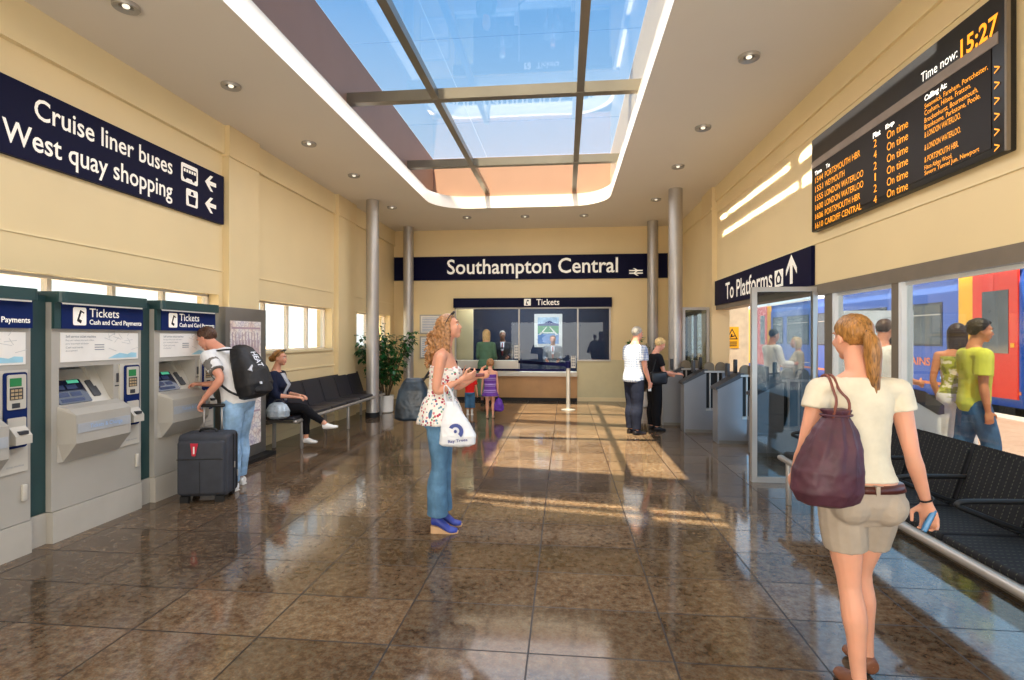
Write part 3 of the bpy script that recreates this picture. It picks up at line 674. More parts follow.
# ------------------------------------------------------------------ ticket machines
def machine():
    t = thing('ticket_machine', '', 'ticket machine', (-3.95, 2.66, 0), 90, 'self-service ticket machines along the left wall')
    W = .86
    G().box((-.0, -.012, 0), (W, .40, .24)).build('plinth', M_['plinth'], t)
    g = G(); g.box((0, 0, .245), (W, .40, 1.0)).box((0, 0, 1.36), (W, .40, 1.87)).box((0, 0, 1.0), (.06, .4, 1.36)).box((.56, 0, 1.0), (W, .4, 1.36)).box((.06, .30, 1.0), (.56, .4, 1.36))
    g.build('cabinet', M_['kiosk'], t)
    G().box((.615, -.012, .62), (.83, 0, 1.36)).build('side_panel', M_['kiosk_lt'], t)
    fr = frame((0, 0, 0), (1, 0, 0), (0, 0, 1))   # faces -y
    # recess lining and sloping desk with the screen
    sl = V((0, .22, .30)).normalized(); fs = frame((.06, .005, 1.03), (1, 0, 0), sl)
    g = G().prism(fs, [(0, 0), (.5, 0), (.5, .37), (0, .37)], -.02, 0); g.prism((V((.47, .0, 1.0)), V((0, 1, 0)), V((0, 0, 1)), V((1, 0, 0))), [(0, 0), (.29, 0), (.29, .36), (.2, .36)], 0, .09); g.build('screen_desk', M_['kiosk_lt'], t)
    s = G().prism(fs, rrect(.03, .035, .32, .26, .012), 0, .008).build('touch_screen', emis('touch_screen_glow', '070d22', .5, .1), t)
    g = G()
    for x, y, w_, h in ((.06, .17, .09, .04), (.17, .17, .09, .04), (.06, .10, .09, .04), (.17, .10, .09, .04), (.06, .05, .2, .03)): g.prism(fs, rect(x, y, x+w_, y+h), .008, .0095)
    g.build('screen_buttons', emis('screen_blue', '142850', .2), s)
    G().prism(fs, rect(.20, .225, .30, .255), .008, .010).build('screen_tab', emis('screen_green', '4fae8a', .6), s)
    G().prism(fs, rrect(.36, .08, .43, .24, .01), 0, .012).build('keypad', M_['dkgrey'], t)
    # projecting desk console
    def sec(x, k): return [V((x, y*k, z)) for y, z in ((.0, 1.055), (-.07, 1.03), (-.135, .985), (-.135, .76), (-.02, .615), (.0, .615))]
    G().loft([sec(.045, .05), sec(.075, 1), sec(.595, 1), sec(.61, .05)]).build('console', M_['kiosk'], t)
    fl = frame((0, -.136, 0), (1, 0, 0), (0, 0, 1))
    lb = G().prism(fl, rect(.085, .84, .585, .915), 0, .004).build('label_strip', mat('label_grey', 'a4a8ac', .4), t)
    text_geo(G(), 'Tickets & Change', fl, .19, .855, .50, .90, .006).build('label_lettering', M_['bluelbl'], lb)
    # header
    h = G().box((.055, -.03, 1.665), (W-.01, 0, 1.868)).build('header_panel', M_['navy2'], t)
    fh = frame((0, -.03, 0), (1, 0, 0), (0, 0, 1)); g = G(); text_geo(g, 'Tickets', fh, .295, 1.765, .585, 1.838, .002, bold=.006); text_geo(g, 'Cash and Card Payments', fh, .295, 1.69, .83, 1.745, .002, bold=.02); g.build('header_lettering', M_['letter'], h)
    G().prism(fh, rrect(.15, 1.695, .265, 1.84, .014), 0, .003).build('ticket_pictogram', M_['letter'], h)
    g = G().prism(fh, [(.18, 1.73), (.21, 1.82), (.245, 1.80), (.215, 1.71)], .003, .005); g.build('ticket_pictogram_detail', M_['black'], h)
    G().prism(fh, [(.20, 1.745), (.22, 1.80), (.24, 1.79), (.222, 1.735)], .005, .006).build('ticket_pictogram_slip', M_['letter'], h)
    G().box((.0, -.025, 1.665), (.055, .0, 1.87)).build('header_cheek', M_['green'], t)
    g = G(); prof = rrect(.0, -.03, W, .42, .05, 4); g.prism(frame((0, 0, 1.87), (1, 0, 0), (0, 1, 0)), [(x, y-.06) for x, y in prof], 0, .085); g.build('canopy', M_['green'], t)
    G().box((.06, -.035, 1.858), (W-.02, -.001, 1.870)).build('canopy_light', M_['letter'], t)
    # information sheet
    ip = G().box((.07, -.006, 1.40), (.82, 0, 1.635)).build('information_panel', M_['paper'], t)
    g = G(); rnd = random.Random(3)
    text_geo(g, 'Self service ticket machine', fr, .11, 1.595, .38, 1.615, .008, bold=.01)
    for i in range(4): text_geo(g, ['Buy your tickets here and collect', 'pre booked tickets', 'Cash and cards', 'accepted'][i], fr, .11, 1.565-.028*i, .36-.05*i, 1.58-.028*i, .008)
    for i in range(3): g.prism(fr, rect(.37, 1.53-.02*i, .46, 1.538-.02*i), .006, .008)
    g.build('printed_text', M_['ink'], ip)
    g = G()
    for i in range(14):
        x = rnd.uniform(.50, .78); y = rnd.uniform(1.47, 1.62); a = rnd.uniform(0, 3); g.prism(fr, [(x, y), (x+.09*math.cos(a), y+.05*math.sin(a)), (x+.09*math.cos(a), y+.05*math.sin(a)+.004), (x, y+.004)], .006, .0075)
    g.build('printed_map', mat('pale_grey_print', 'c2c2c0', .6), ip)
    G().prism(fr, [(.50, 1.415), (.80, 1.415), (.80, 1.455), (.74, 1.46), (.70, 1.445), (.62, 1.46), (.56, 1.44)], .006, .0078).build('printed_sea', M_['inkblue'], ip)
    # card reader
    c = G().prism(fr, rrect(.655, .80, .815, 1.345, .02), .012, .026).build('card_reader', M_['navy2'], t)
    g = G().prism(fr, rrect(.672, 1.08, .80, 1.33, .012), .026, .034); g.prism(fr, rrect(.672, .82, .80, 1.02, .012), .026, .034); g.build('reader_face', M_['kiosk_lt'], c)
    G().prism(fr, rect(.685, 1.245, .765, 1.305), .034, .037).build('reader_display', emis('green_lcd', '1f6b3a', .35), c)
    g = G().prism(fr, rect(.685, 1.15, .775, 1.235), .034, .038); g.prism(fr, rect(.70, 1.09, .755, 1.125), .034, .036); g.build('keypad', M_['dkgrey'], c)
    g = G()
    for i in range(3):
        for j in range(3): g.prism(fr, rect(.69+.027*i, 1.155+.026*j, .71+.027*i, 1.172+.026*j), .038, .041)
    g.build('keys', mat('tan_keys', 'b09a76', .5), c)
    g = G().box((.68, -.09, .83), (.795, -.03, .89)); g.prism(frame((.795, -.03, .89), (0, -1, 0), (0, 0, 1)), [(0, 0), (.06, 0), (0, .07)], 0, .115); g.build('receipt_tray', M_['kiosk_lt'], c)
    G().box((.71, -.095, .90), (.765, -.05, .925)).build('receipt_slot', M_['dkgrey'], c)
    G().box((.59, -.006, 1.20), (.61, 0, 1.28)).box((.575, -.004, 1.165), (.625, 0, 1.175)).build('coin_slot', M_['dkgrey'], t)
    text_geo(G(), 'ticket machine', fr, .68, .66, .80, .675, .013).build('maker_plate', M_['ink'], t)
    G().rbox((.79, -.02, .40), (.825, .0, .52), .006, 2).build('lock_cover', M_['kiosk_lt'], t, auto=True)
    return t
m1 = machine(); m1['label'] = 'grey self-service ticket machine cut off at the left edge, nearest one of the row'
m2 = dup(m1, (-3.95, 3.68, 0), 90, 'grey self-service ticket machine with nobody in front, in the middle of the row')
m3 = dup(m1, (-3.95, 4.70, 0), 90, 'grey self-service ticket machine being used by the young man with the backpack')
for i, (y, lb) in enumerate(((3.52, 'dark green infill panel between the nearest and middle ticket machines'), (4.54, 'dark green infill panel between the middle and far ticket machines'), (5.56, 'narrow dark green infill panel between the far ticket machine and map stand'))):
    t = thing('infill_panel', lb, 'panel', (-4.0, y, 0), 90)
    ww = .16 if i < 2 else .1
    G().box((0, 0, .245), (ww, .3, 1.92)).build('upper_panel', M_['green'], t); G().box((0, -.005, 0), (ww, .3, .24)).build('plinth', M_['plinth'], t)
# map totem
t = thing('map_totem', 'tall grey freestanding poster stand with a printed map beside the ticket machines', 'poster stand', (-4.05, 5.92, 0), 90)
g = G().rbox((0, 0, .05), (.86, .2, 1.965), .012, 2); g.build('casing', M_['steel_dark'], t, auto=True)
G().box((-.02, -.12, 0), (.9, .25, .05)).build('base', M_['blackm'], t)
def poster_mat(name, cols, sc):
    n = NT(name); b = n.bsdf(lin('e6e0d8'), .5); co = n.coord('Object', (1, 1, 1)); v = n.add('TexVoronoi', Scale=sc); v.feature = 'DISTANCE_TO_EDGE'; n.link(co, v.inputs['Vector'])
    f = n.noise(co, 5, 2); line = n.ramp(v.outputs[0], [(.03, '8c7f96'), (.09, 'e9e2da')]); n.link(n.mix(.55, line, n.ramp(f, [(.35, cols[0]), (.5, cols[1]), (.65, cols[2])])), b.inputs['Base Color']); return n.m
p = G().box((.08, -.008, .20), (.72, 0, 1.80)).build('map_sheet', poster_mat('map_print', ('c9bccb', 'efe6dc', 'd9b9a8'), 16), t)
g = G(); fr = frame((0, -.008, 0), (1, 0, 0), (0, 0, 1))
for z in (1.70, 1.08, 1.02, .62): g.prism(fr, rect(.10, z, .70, z+.025), 0, .002)
for i in range(26): g.prism(fr, rect(.11+.022*i, 1.25, .122+.022*i, 1.66-.1*((i*7) % 3)), 0, .002)
g.build('map_print', mat('mauve_print', 'b49aa0', .6), p)
# ------------------------------------------------------------------ benches
def fabric(name, base, line):
    n = NT(name); b = n.bsdf(lin(base), .75, 0, .3); co = n.coord(); sx = n.n.new('ShaderNodeSeparateXYZ'); n.link(co, sx.inputs[0])
    st = n.math('LESS_THAN', n.math('FRACT', n.math('MULTIPLY', sx.outputs[0], 22)), .12); dash = n.math('GREATER_THAN', n.math('FRACT', n.math('MULTIPLY', n.math('ADD', sx.outputs[2], sx.outputs[1]), 34)), .45)
    f = n.math('MULTIPLY', st, dash); n.link(n.mix(f, n.ramp(n.noise(co, 30), [(.3, lin(base, .8)), (.7, lin(base, 1.25))]), lin(line)), b.inputs['Base Color']); return n.m
M_['moq'] = fabric('black_patterned_fabric', '141418', '474b3e'); M_['seat'] = mat('charcoal_vinyl', '2e2d33', .38, var=.1)
def bench(label, loc, rz, n, pitch, fab, arms, group=None):
    t = thing('waiting_bench', label, 'bench', loc, rz, group); L = n*pitch
    g = G().rbox((-.03, -.03, .385), (L+.03, .03, .435), .022, 3); g.build('front_rail', M_['steel'], t, auto=True)
    G().box((.0, .40, .36), (L, .44, .42)).box((.1, 0, .37), (.14, .42, .40)).box((L-.14, 0, .37), (L-.1, .42, .40)).build('rear_rail', M_['steel_dark'], t)
    for x in ((.18, L/2, L-.18) if not arms else (.18, L-.18)):
        for y in (.0, .42): G().rbox((x-.025, y-.02, 0), (x+.025, y+.02, .39), .006, 2).build('leg', M_['steel'], t, auto=True)
    bk = V((0, .14, .44)).normalized()
    for i in range(n):
        G().rbox((i*pitch+.004, .02, .425), ((i+1)*pitch-.004, .46, .475), .02, 3).build('seat', fab, t, auto=True)
        g = G(); fb = frame((i*pitch, .42 if not arms else .46, .44), (1, 0, 0), bk); g.prism(fb, rrect(.004, 0, pitch-.004, .47, .025), -.045, 0)
        g.prism(fb, rrect(.03, .03, pitch-.03, .44, .04), 0, .012); g.build('backrest', fab, t, auto=True)
    if arms:
        for i in range(0, n+1):
            x = i*pitch; g = G(); g.tube([(x, .47, .50), (x, .40, .52), (x, .14, .62), (x, .10, .64), (x, .13, .66), (x, .25, .665), (x, .56, .67)], [.016]*7, 10, smooth=2); g.build('armrest', M_['blackm'], t, True)
    return t
bench('long charcoal waiting bench under the left windows where the woman sits', (-3.76, 7.02, 0), 90, 6, .6, M_['seat'], False)
bench('black patterned fabric waiting bench with loop armrests beneath the platform windows', (2.12, 5.42, 0), -90, 9, .545, M_['moq'], True)
# ------------------------------------------------------------------ potted plants
def plant(label, x, y, h, rad, seed, pot=True, n=420):
    rnd = random.Random(seed); t = thing('potted_plant', label, 'plant', (x, y, 0), 0)
    o = G().lathe([(.13, 0), (.155, .02), (.165, .34), (.17, .36), (.15, .36), (.145, .31)]).build('pot', M_['pot'], t, auto=True)
    G().lathe([(.147, .31), (0, .325)]).build('soil', M_['soil'], t)
    gs = G(); gl = G()
    for i in range(16):
        a = rnd.uniform(0, 2*PI); q = rnd.random()**.6*rad; top = V((math.cos(a)*q, math.sin(a)*q, rnd.uniform(.75, 1.)*h - .35*q)); p0 = V((math.cos(a)*.05, math.sin(a)*.05, .31)); mid = p0.lerp(top, .5)+V((-math.sin(a), math.cos(a), 0))*rnd.uniform(-.1, .1)+V((0, 0, .08))
        gs.tube([p0, mid, top], [.012, .009, .005], 6, smooth=2)
        for k in range(n//16):
            u = rnd.uniform(.25, 1.05); p = (p0*(1-u)**2+mid*2*u*(1-u)+top*u*u) if u < 1 else top
            az = rnd.uniform(0, 2*PI); L = rnd.uniform(.09, .16); W = L*.33; d = V((math.cos(az), math.sin(az), rnd.uniform(-.9, .3))).normalized(); sd = d.cross(V((0, 0, 1))).normalized(); up = sd.cross(d)
            p = p+d*rnd.uniform(.02, .10); q_ = p+d*L+V((x, y, 0))
            if q_.x < XL+.06 or (q_.x < XR and q_.y > YB-.05) or any(abs(q_.x-cx)+abs(q_.y-cy) < .26 for cx, cy in ((-3.83, 10.17), (2.06, 12.66))): continue
            b = rnd.uniform(.0, .05)
            row = [p, p+d*L*.3+sd*W+up*.012, p+d*L*.65+sd*W*.8-up*b*.4+up*.01, p+d*L-up*b, p+d*L*.65-sd*W*.8-up*b*.4+up*.01, p+d*L*.3-sd*W+up*.012, p+d*L*.35, p+d*L*.7-up*b*.4]
            gl.add(row, [(0, 1, 6), (1, 2, 7, 6), (2, 3, 7), (3, 4, 7), (4, 5, 6, 7), (5, 0, 6)])
    gs.build('stem', M_['stem'], t, True); gl.build('foliage', M_['leaf'], t)
plant('leafy green plant in a white pot behind the left steel column', -3.80, 10.87, 1.92, .68, 5, n=1000)
plant('leafy green plant in a white pot at the back wall behind the older couple', 1.76, 12.3, 1.66, .36, 9, n=330)
plant('leafy green plant in a white pot outside the far platform window', 3.55, 12.6, 1.75, .5, 11, n=330)
# ------------------------------------------------------------------ ticket office
t = thing('ticket_counter', 'wood-fronted ticket counter with a pale worktop at the back wall', 'counter', (-1.25, YB, 0))
G().box((-2.8, YB-.06, .08), (.3, YB+.10, .62)).xf(T(t)).build('front_panel', M_['wood'], t); G().box((-2.8, YB-.04, 0), (.3, YB+.1, .08)).xf(T(t)).build('plinth', M_['blackm'], t)
G().rbox((-2.8, YB-.16, .62), (.3, YB+.45, .72), .01, 2).xf(T(t)).build('worktop', M_['darkcounter'], t, auto=True)
G().rbox((-2.8, YB-.13, .72), (-1.17, YB+.2, 1.01), .01, 2).xf(T(t)).build('raised_ledge', M_['darkcounter'], t, auto=True)
struct(G().box((.3, YB-.012, 0), (XR, YB, 1.03)).build('trim_7', mat('olive_cream_paint', 'cfc49c', .45, var=.03)))
t = thing('ticket_office_sign', 'narrow navy fascia reading Tickets above the ticket office window', 'sign', (-.83, YB, 2.345))
G().box((-2.82, YB-.1, 2.345), (1.15, YB, 2.58)).xf(T(t)).build('sign_board', M_['navy'], t); fr = frame((0, YB-.1, 0), (1, 0, 0), (0, 0, 1))
text_geo(G(), 'Tickets', fr, -.71, 2.395, -.14, 2.545, .003, bold=.012).xf(T(t)).build('lettering', M_['letter'], t)
G().prism(fr, rrect(-1.02, 2.385, -.85, 2.555, .015), 0, .003).xf(T(t)).build('ticket_pictogram', M_['letter'], t); G().prism(fr, [(-.98, 2.41), (-.945, 2.53), (-.89, 2.515), (-.905, 2.49), (-.94, 2.495), (-.955, 2.44), (-.92, 2.43), (-.93, 2.4)], .003, .005).xf(T(t)).build('ticket_pictogram_detail', M_['navy'], t)
root = struct(bpy.data.objects.new('window_7', None)); C.objects.link(root); root.location = (-.83, YB, .72); off = T(root); g = G()
for x in (-2.8, -1.17, .3, 1.09): g.box((x, YB-.03, .72 if x < .3 else 1.03), (x+.035, YB+.03, 2.345))
g.box((-2.8, YB-.03, 2.31), (1.12, YB+.03, 2.345)).box((.3, YB-.05, 1.0), (1.13, YB+.05, 1.035)).xf(off).build('window_frame', M_['steel'], root)
for a, b, z in ((-2.77, -1.17, 1.01), (-1.135, .3, .80), (.335, 1.09, 1.035)): G().box((a, YB-.004, z), (b, YB+.004, 2.31)).xf(off).build('window_pane', M_['glass_office'], root)
M_['onavy'] = mat('office_navy_wall', '16233f', .6, var=.15, vs=1)
g = G().box((-3.4, 15.5, 0), (1.9, 15.6, 3.2)).box((-3.5, YB+.14, 0), (-3.4, 15.6, 3.2)).box((1.9, YB+.14, 0), (2.0, 15.6, 3.2)); struct(g.build('wall_office', M_['onavy']))
struct(G().box((-3.5, YB+.14, 3.0), (2.0, 15.6, 3.1)).build('ceiling_office', M_['onavy'])); struct(G().box((-3.5, YB, -.1), (2, 15.6, 0)).build('floor_office', M_['dkgrey']))
struct(G().box((-3.4, YB+.5, 0), (-2.42, YB+.56, 3.0)).build('partition_office', M_['cream']))
t = thing('railway_poster', 'framed poster of green fields and a track on the office wall', 'poster', (-.49, 15.5, 1.30)); fr = frame((0, 15.49, 0), (1, 0, 0), (0, 0, 1))
G().box((-.90, 15.47, 1.30), (-.08, 15.5, 2.28)).xf(T(t)).build('poster_frame', M_['paper'], t); fr = frame((0, 15.468, 0), (1, 0, 0), (0, 0, 1))
for nm, c, q in (('sky_print', 'b9d0e4', rect(-.8, 1.95, -.18, 2.18)), ('town_print', '3a4a86', [(-.8, 1.93), (-.8, 1.98), (-.6, 2.0), (-.55, 2.04), (-.45, 2.08), (-.35, 2.03), (-.18, 1.98), (-.18, 1.93)]), ('field_print', '4f9a6a', rect(-.8, 1.70, -.18, 1.93)), ('sea_print', '6d93c8', rect(-.8, 1.40, -.18, 1.70))): G().prism(fr, q, 0, .002+.0005*len(nm)/10).xf(T(t)).build(nm, mat(nm+'_ink', c, .5, var=.25, vs=14), t)
g = G()
for s_ in (-1, 1): g.prism(fr, [(-.49+s_*.03, 1.90), (-.49+s_*.06, 1.90), (-.49+s_*.29, 1.66), (-.49+s_*.22, 1.66)], .003, .005)
g.prism(fr, rect(-.72, 1.71, -.26, 1.74), .003, .005); g.xf(T(t)).build('track_print', M_['paper'], t)
for i, (x, z, w_, h, lb) in enumerate(((-1.27, 1.06, .10, .33, 'small white notice beside the raised counter ledge'), (.15, .83, .11, .30, 'small white notice at the right end of the counter window'))):
    t = thing('counter_notice', lb, 'notice', (x, YB-.03, z), 0, None); G().box((0, 0, 0), (w_, .01, h)).build('sheet', M_['paper'], t); g = G()
    for k in range(4): g.box((.015, -.002, .04+.07*k), (w_*.42, 0, .085+.07*k)).box((w_*.55, -.002, .04+.07*k), (w_-.012, 0, .085+.07*k))
    g.build('print', M_['ink'], t)
for i, (z0, z1, lb) in enumerate(((1.68, 2.17, 'upper framed timetable sheet on the back wall beside the column'), (1.05, 1.62, 'lower framed timetable sheet on the back wall beside the column'))):
    t = thing('timetable_poster', lb, 'poster', (-3.32, YB, z0)); G().box((-.39, -.03, 0), (.39, 0, z1-z0)).build('frame', M_['steel'], t); G().box((-.36, -.036, .03), (.36, -.03, z1-z0-.03)).build('sheet', M_['paper'], t); g = G(); rnd = random.Random(i)
    for k in range(9): g.box((-.32, -.039, .07+k*(z1-z0-.12)/9), (rnd.uniform(-.05, .32), -.036, .085+k*(z1-z0-.12)/9))
    g.build('print', mat('blue_grey_print', '9aa6c0', .6), t)
# queue barrier
t = thing('queue_post', 'brushed steel queue barrier post holding dark tapes before the ticket counter', 'barrier post', (.07, 11.57, 0))
G().lathe([(.15, 0), (.15, .015), (.05, .03), (.048, .04)]).build('base', M_['steel'], t, auto=True); G().lathe([(.045, .03), (.045, .93)]).build('pole', M_['steel'], t, auto=True); G().lathe([(.055, .92), (.055, 1.06), (.04, 1.075), (0, 1.075)]).build('tape_head', M_['navy'], t, auto=True)
t = thing('queue_post', 'steel queue barrier post behind the woman in the floral top', 'barrier post', (-2.45, 11.57, 0))
G().lathe([(.15, 0), (.15, .015), (.05, .03), (.048, .04)]).build('base', M_['steel'], t, auto=True); G().lathe([(.045, .03), (.045, .93)]).build('pole', M_['steel'], t, auto=True); G().lathe([(.055, .92), (.055, 1.06), (.04, 1.075), (0, 1.075)]).build('tape_head', M_['navy'], t, auto=True)
tag(G().box((-2.40, 11.567, .845), (.02, 11.573, .895)).build('queue_tape', M_['navy']), 'dark navy tape stretched between the two queue posts', 'barrier tape')
g = G(); g.prism(frame((.03, 11.6, 0), (-1.2, 1.45, 0), (0, 0, 1)), rect(0, .95, 1.86, 1.02), -.003, .003); tag(g.build('queue_tape', M_['navy']), 'dark navy tape running from the queue post back to the ticket counter', 'barrier tape')
# ------------------------------------------------------------------ ticket gates
M_['gate'] = mat('gate_grey_metal', '85868a', .34, .4, var=.05, vs=2); M_['paddle'] = mat('bronze_paddle', '6b5d48', .5, var=.15)
def gate():
    t = thing('ticket_gate', '', 'ticket gate', (2, 9, 0), 0, 'ticket gates in the line to the platforms'); D = .27
    fr = (V((0, 0, 0)), V((1, 0, 0)), V((0, 0, 1)), V((0, -1, 0)))
    g = G(); g.prism(fr, [(0, 0), (0, .84), (.34, 1.02), (.36, 1.02), (.36, .40), (.62, .40), (.62, 1.02), (.90, 1.02), (1.25, .84), (1.25, 0)], -D, 0); g.build('cabinet', M_['gate'], t)
    g = G(); g.prism(fr, [(-.03, .84), (-.03, .80), (.0, .815), (.36, 1.0), (.38, 1.02), (.38, 1.06), (.34, 1.06)], -D-.012, .012); g.build('sloped_top', M_['dkgrey'], t)
    G().box((.02, -.004, 0), (1.23, D+.004, .05)).build('kick_plate', M_['steel_dark'], t)
    G().box((.33, -.015, 1.005), (.66, D+.015, 1.035)).build('top_rail', M_['steel'], t)
    G().box((.355, -.012, .37), (.625, D+.012, .405)).build('sill', M_['steel'], t)
    G().box((.37, .08, .40), (.61, .19, 1.0)).build('mechanism', M_['blackm'], t)
    for x in (.42, .55): G().rbox((x-.012, -.008, .40), (x+.012, .012, 1.0), .004, 1).build('glazing_bar', M_['steel'], t)
    for x in (.33, .52):
        g = G(); g.prism(fr, [(x+.085+.085*math.cos(a), 1.035+max(0, .06+.085*math.sin(a))) for a in [PI*i/10 for i in range(11)]]+[(x, 1.03), (x+.17, 1.03)][0:2], -.06, -.02); g.build('paddle', M_['paddle'], t, auto=True)
    g = G().rbox((.16, .07, 1.0), (.20, .2, 1.20), .006, 2); g.build('card_reader', M_['dkgrey'], t, auto=True)
    G().rbox((.27, .10, 1.05), (.32, .16, 1.26), .01, 2).build('signal_head', M_['black'], t, auto=True)
    return t
ga = gate(); ga.location = (1.76, 9.75, 0); ga['label'] = 'grey ticket gate cabinet the older woman reaches to, beside the steel column'
dup(ga, (1.99, 9.06, 0), 0, 'grey ticket gate cabinet just in front of the older couple, second from the column')
dup(ga, (2.28, 8.15, 0), 0, 'grey ticket gate cabinet third from the column')
dup(ga, (2.54, 7.32, 0), 0, 'grey ticket gate cabinet seen through the framed glass screen, nearest the windows')
def gscreen(label, y, x0, x1, z1=2.15):
    t = thing('glass_screen', label, 'glass screen', (x0, y, 0)); L = x1-x0
    G().box((0, -.03, 0), (.055, .03, z1)).box((L-.05, -.03, 0), (L, .03, z1)).box((.05, -.03, z1-.05), (L-.05, .03, z1)).box((.05, -.03, 0), (L-.05, .03, .06)).build('screen_frame', M_['steel'], t)
    G().box((.055, -.005, .06), (L-.05, .005, z1-.05)).build('pane', M_['glass_gate'], t)
gscreen('steel-framed glass screen standing at the near end of the ticket gates', 6.05, 2.05, XR-.01); gscreen('steel-framed glass screen between the column and wall at the far gates', 10.02, 2.16, XR-.1)
t = thing('validator', 'pale grey card validator with a sloping dark top outside the platform window', 'validator', (3.24, 5.3, 0))
g = G(); fr = (V((0, 0, 0)), V((1, 0, 0)), V((0, 0, 1)), V((0, -1, 0))); g.prism(fr, [(0, 0), (0, 1.07), (.27, .90), (.27, 0)], -.25, 0); g.build('casing', M_['alu'], t)
G().prism(fr, [(-.02, 1.12), (.12, 1.09), (.29, .96), (.29, .88), (.24, .87), (-.02, 1.03)], -.26, .01).build('sloped_top', M_['dkgrey'], t)
# pier with the yellow warning sign
struct(G().box((3.36, 11.8, 0), (3.95, 12.2, 3.2)).build('pillar', mat('pier_paint', 'd5cfbe', .5)))
t = thing('warning_sign', 'yellow warning sign with a black triangle on the cream pier', 'sign', (3.46, 11.8, 1.36)); fr = frame((0, -.012, 0), (1, 0, 0), (0, 0, 1))
G().box((0, -.012, 0), (.28, 0, .46)).build('sign_board', M_['yellow'], t)
g = G().prism(fr, [(.02, .19), (.26, .19), (.14, .43)], 0, .002); 
for k in range(3): g.prism(fr, rect(.04, .04+.04*k, .24, .06+.04*k), 0, .002)
g.build('symbol', M_['black'], t); g = G().prism(fr, [(.055, .21), (.225, .21), (.14, .385)], .002, .003); g.build('symbol_field', M_['yellow'], t)
g = G().prism(fr, [(.10, .225), (.20, .255), (.19, .275), (.14, .265), (.15, .30), (.12, .31)], .003, .004); g.build('symbol_figure', M_['black'], t)
# ------------------------------------------------------------------ train
def carriage(label, y0, y1, wins, doors, words_=True):
    t = thing('train_carriage', label, 'train', (9.3, (y0+y1)/2, -1.1), 0, 'carriages of the train at the platform'); off = T(t); x = 9.3
    def sec(y): return [V((x+a, y, z)) for a, z in ((.06, .12), (0, .35), (0, 2.7), (.06, 3.05), (.18, 3.2), (2.6, 3.2), (2.75, 2.7), (2.75, .3), (2.7, .12))]
    G().loft([sec(y0), sec(y1)]).xf(off).build('body_shell', M_['tblue'], t)
    def rs(y): return [V((x+a, y, z)) for a, z in ((.05, 3.02), (.13, 3.22), (.34, 3.48), (.75, 3.66), (1.37, 3.72), (2.0, 3.66), (2.4, 3.48), (2.62, 3.2), (2.6, 3.02))]
    G().loft([rs(y0), rs(y1)]).xf(off).build('roof', M_['troof'], t, auto=True)
    G().box((x+.01, y0, 3.0), (x+.04, y1, 3.06)).xf(off).build('gutter', M_['alu'], t)
    G().box((x-.006, y0, .40), (x+.01, y1, .47)).xf(off).build('side_stripe', M_['orange'], t)
    G().box((x+.2, y0+.4, -.75), (x+2.5, y1-.4, .12)).xf(off).build('underframe', M_['tdark'], t)
    for yc in (y0+3, y1-3):
        g = G()
        for dy in (-1.2, 1.2): g.cyl((x+.3, yc+dy, -.75), (x+.45, yc+dy, -.75), .42)
        g.box((x+.25, yc-1.6, -.75), (x+.4, yc+1.6, -.45)); g.xf(off).build('bogie', M_['tdark'], t)
    for a, b, z0, z1 in wins:
        g = G().box((x-.012, a-.05, z0-.05), (x+.02, b+.05, z1+.05)); f = g.xf(off).build('window_surround', mat('window_rubber', '24304a', .4), t)
        G().box((x-.018, a, z0), (x-.010, b, z1)).xf(off).build('pane', M_['tglass'], f)
        G().box((x-.022, a, z1-.27), (x-.012, b, z1-.24)).xf(off).build('vent_bar', M_['steel'], f)
    for a, b, ws, ya in doors:
        g = G().box((x-.01, b, .30), (x+.02, b+.46, 3.0))
        if ya: g.box((x-.01, a-.42, .30), (x+.02, a, 3.0))
        g.xf(off).build('yellow_panel', M_['yellow'], t)
        g = G().box((x-.03, a, .30), (x+.01, (a+b)/2-.006, 3.0)).box((x-.03, (a+b)/2+.006, .30), (x+.01, b, 3.0)); d = g.xf(off).build('door', M_['red'], t)
        for c, e in ws: G().box((x-.038, c, 1.25), (x-.028, e, 2.60)).xf(off).build('door_window', M_['tglass'], d)
        G().box((x-.036, a+.08, 1.38), (x-.03, a+.17, 1.47)).xf(off).build('door_button', M_['yellow'], d)
    if words_:
        fr = frame((x-.008, 0, 0), (0, -1, 0), (0, 0, 1)); text_geo(G(), 'TRAINS', fr, -15.62, .86, -14.42, 1.07, .004, bold=.02).xf(off).build('lettering', M_['orange'], t)
    if not words_: return
    g = G()
    for y in (13.7, 14.0, 14.35): g.box((x-.02, y-.06, .56), (x, y+.06, .62))
    g.xf(off).build('marker_lamps', emis('marker_lamp', 'a8dcf0', .8), t)
carriage('blue train carriage with red and yellow doors standing at the platform', 11.75, 30.5, [(14.05, 15.35, 1.42, 2.42)]+[(16.3+2.45*i, 18.2+2.45*i, 1.35, 2.42) for i in range(3)]+[(23.6, 24.6, 1.35, 2.42), (28.3, 30, 1.35, 2.42)], [(11.80, 13.0, [(12.02, 12.72)], 0), (25.3, 27.4, [(25.55, 26.1), (26.5, 27.1)], 1)])
carriage('blue train carriage coupled in front, mostly beyond the right edge', -8, 11.45, [(-5+2.45*i, -3.1+2.45*i, 1.35, 2.42) for i in range(5)], [(8.6, 10.6, [(8.8, 9.4), (9.8, 10.4)], 1)], False)
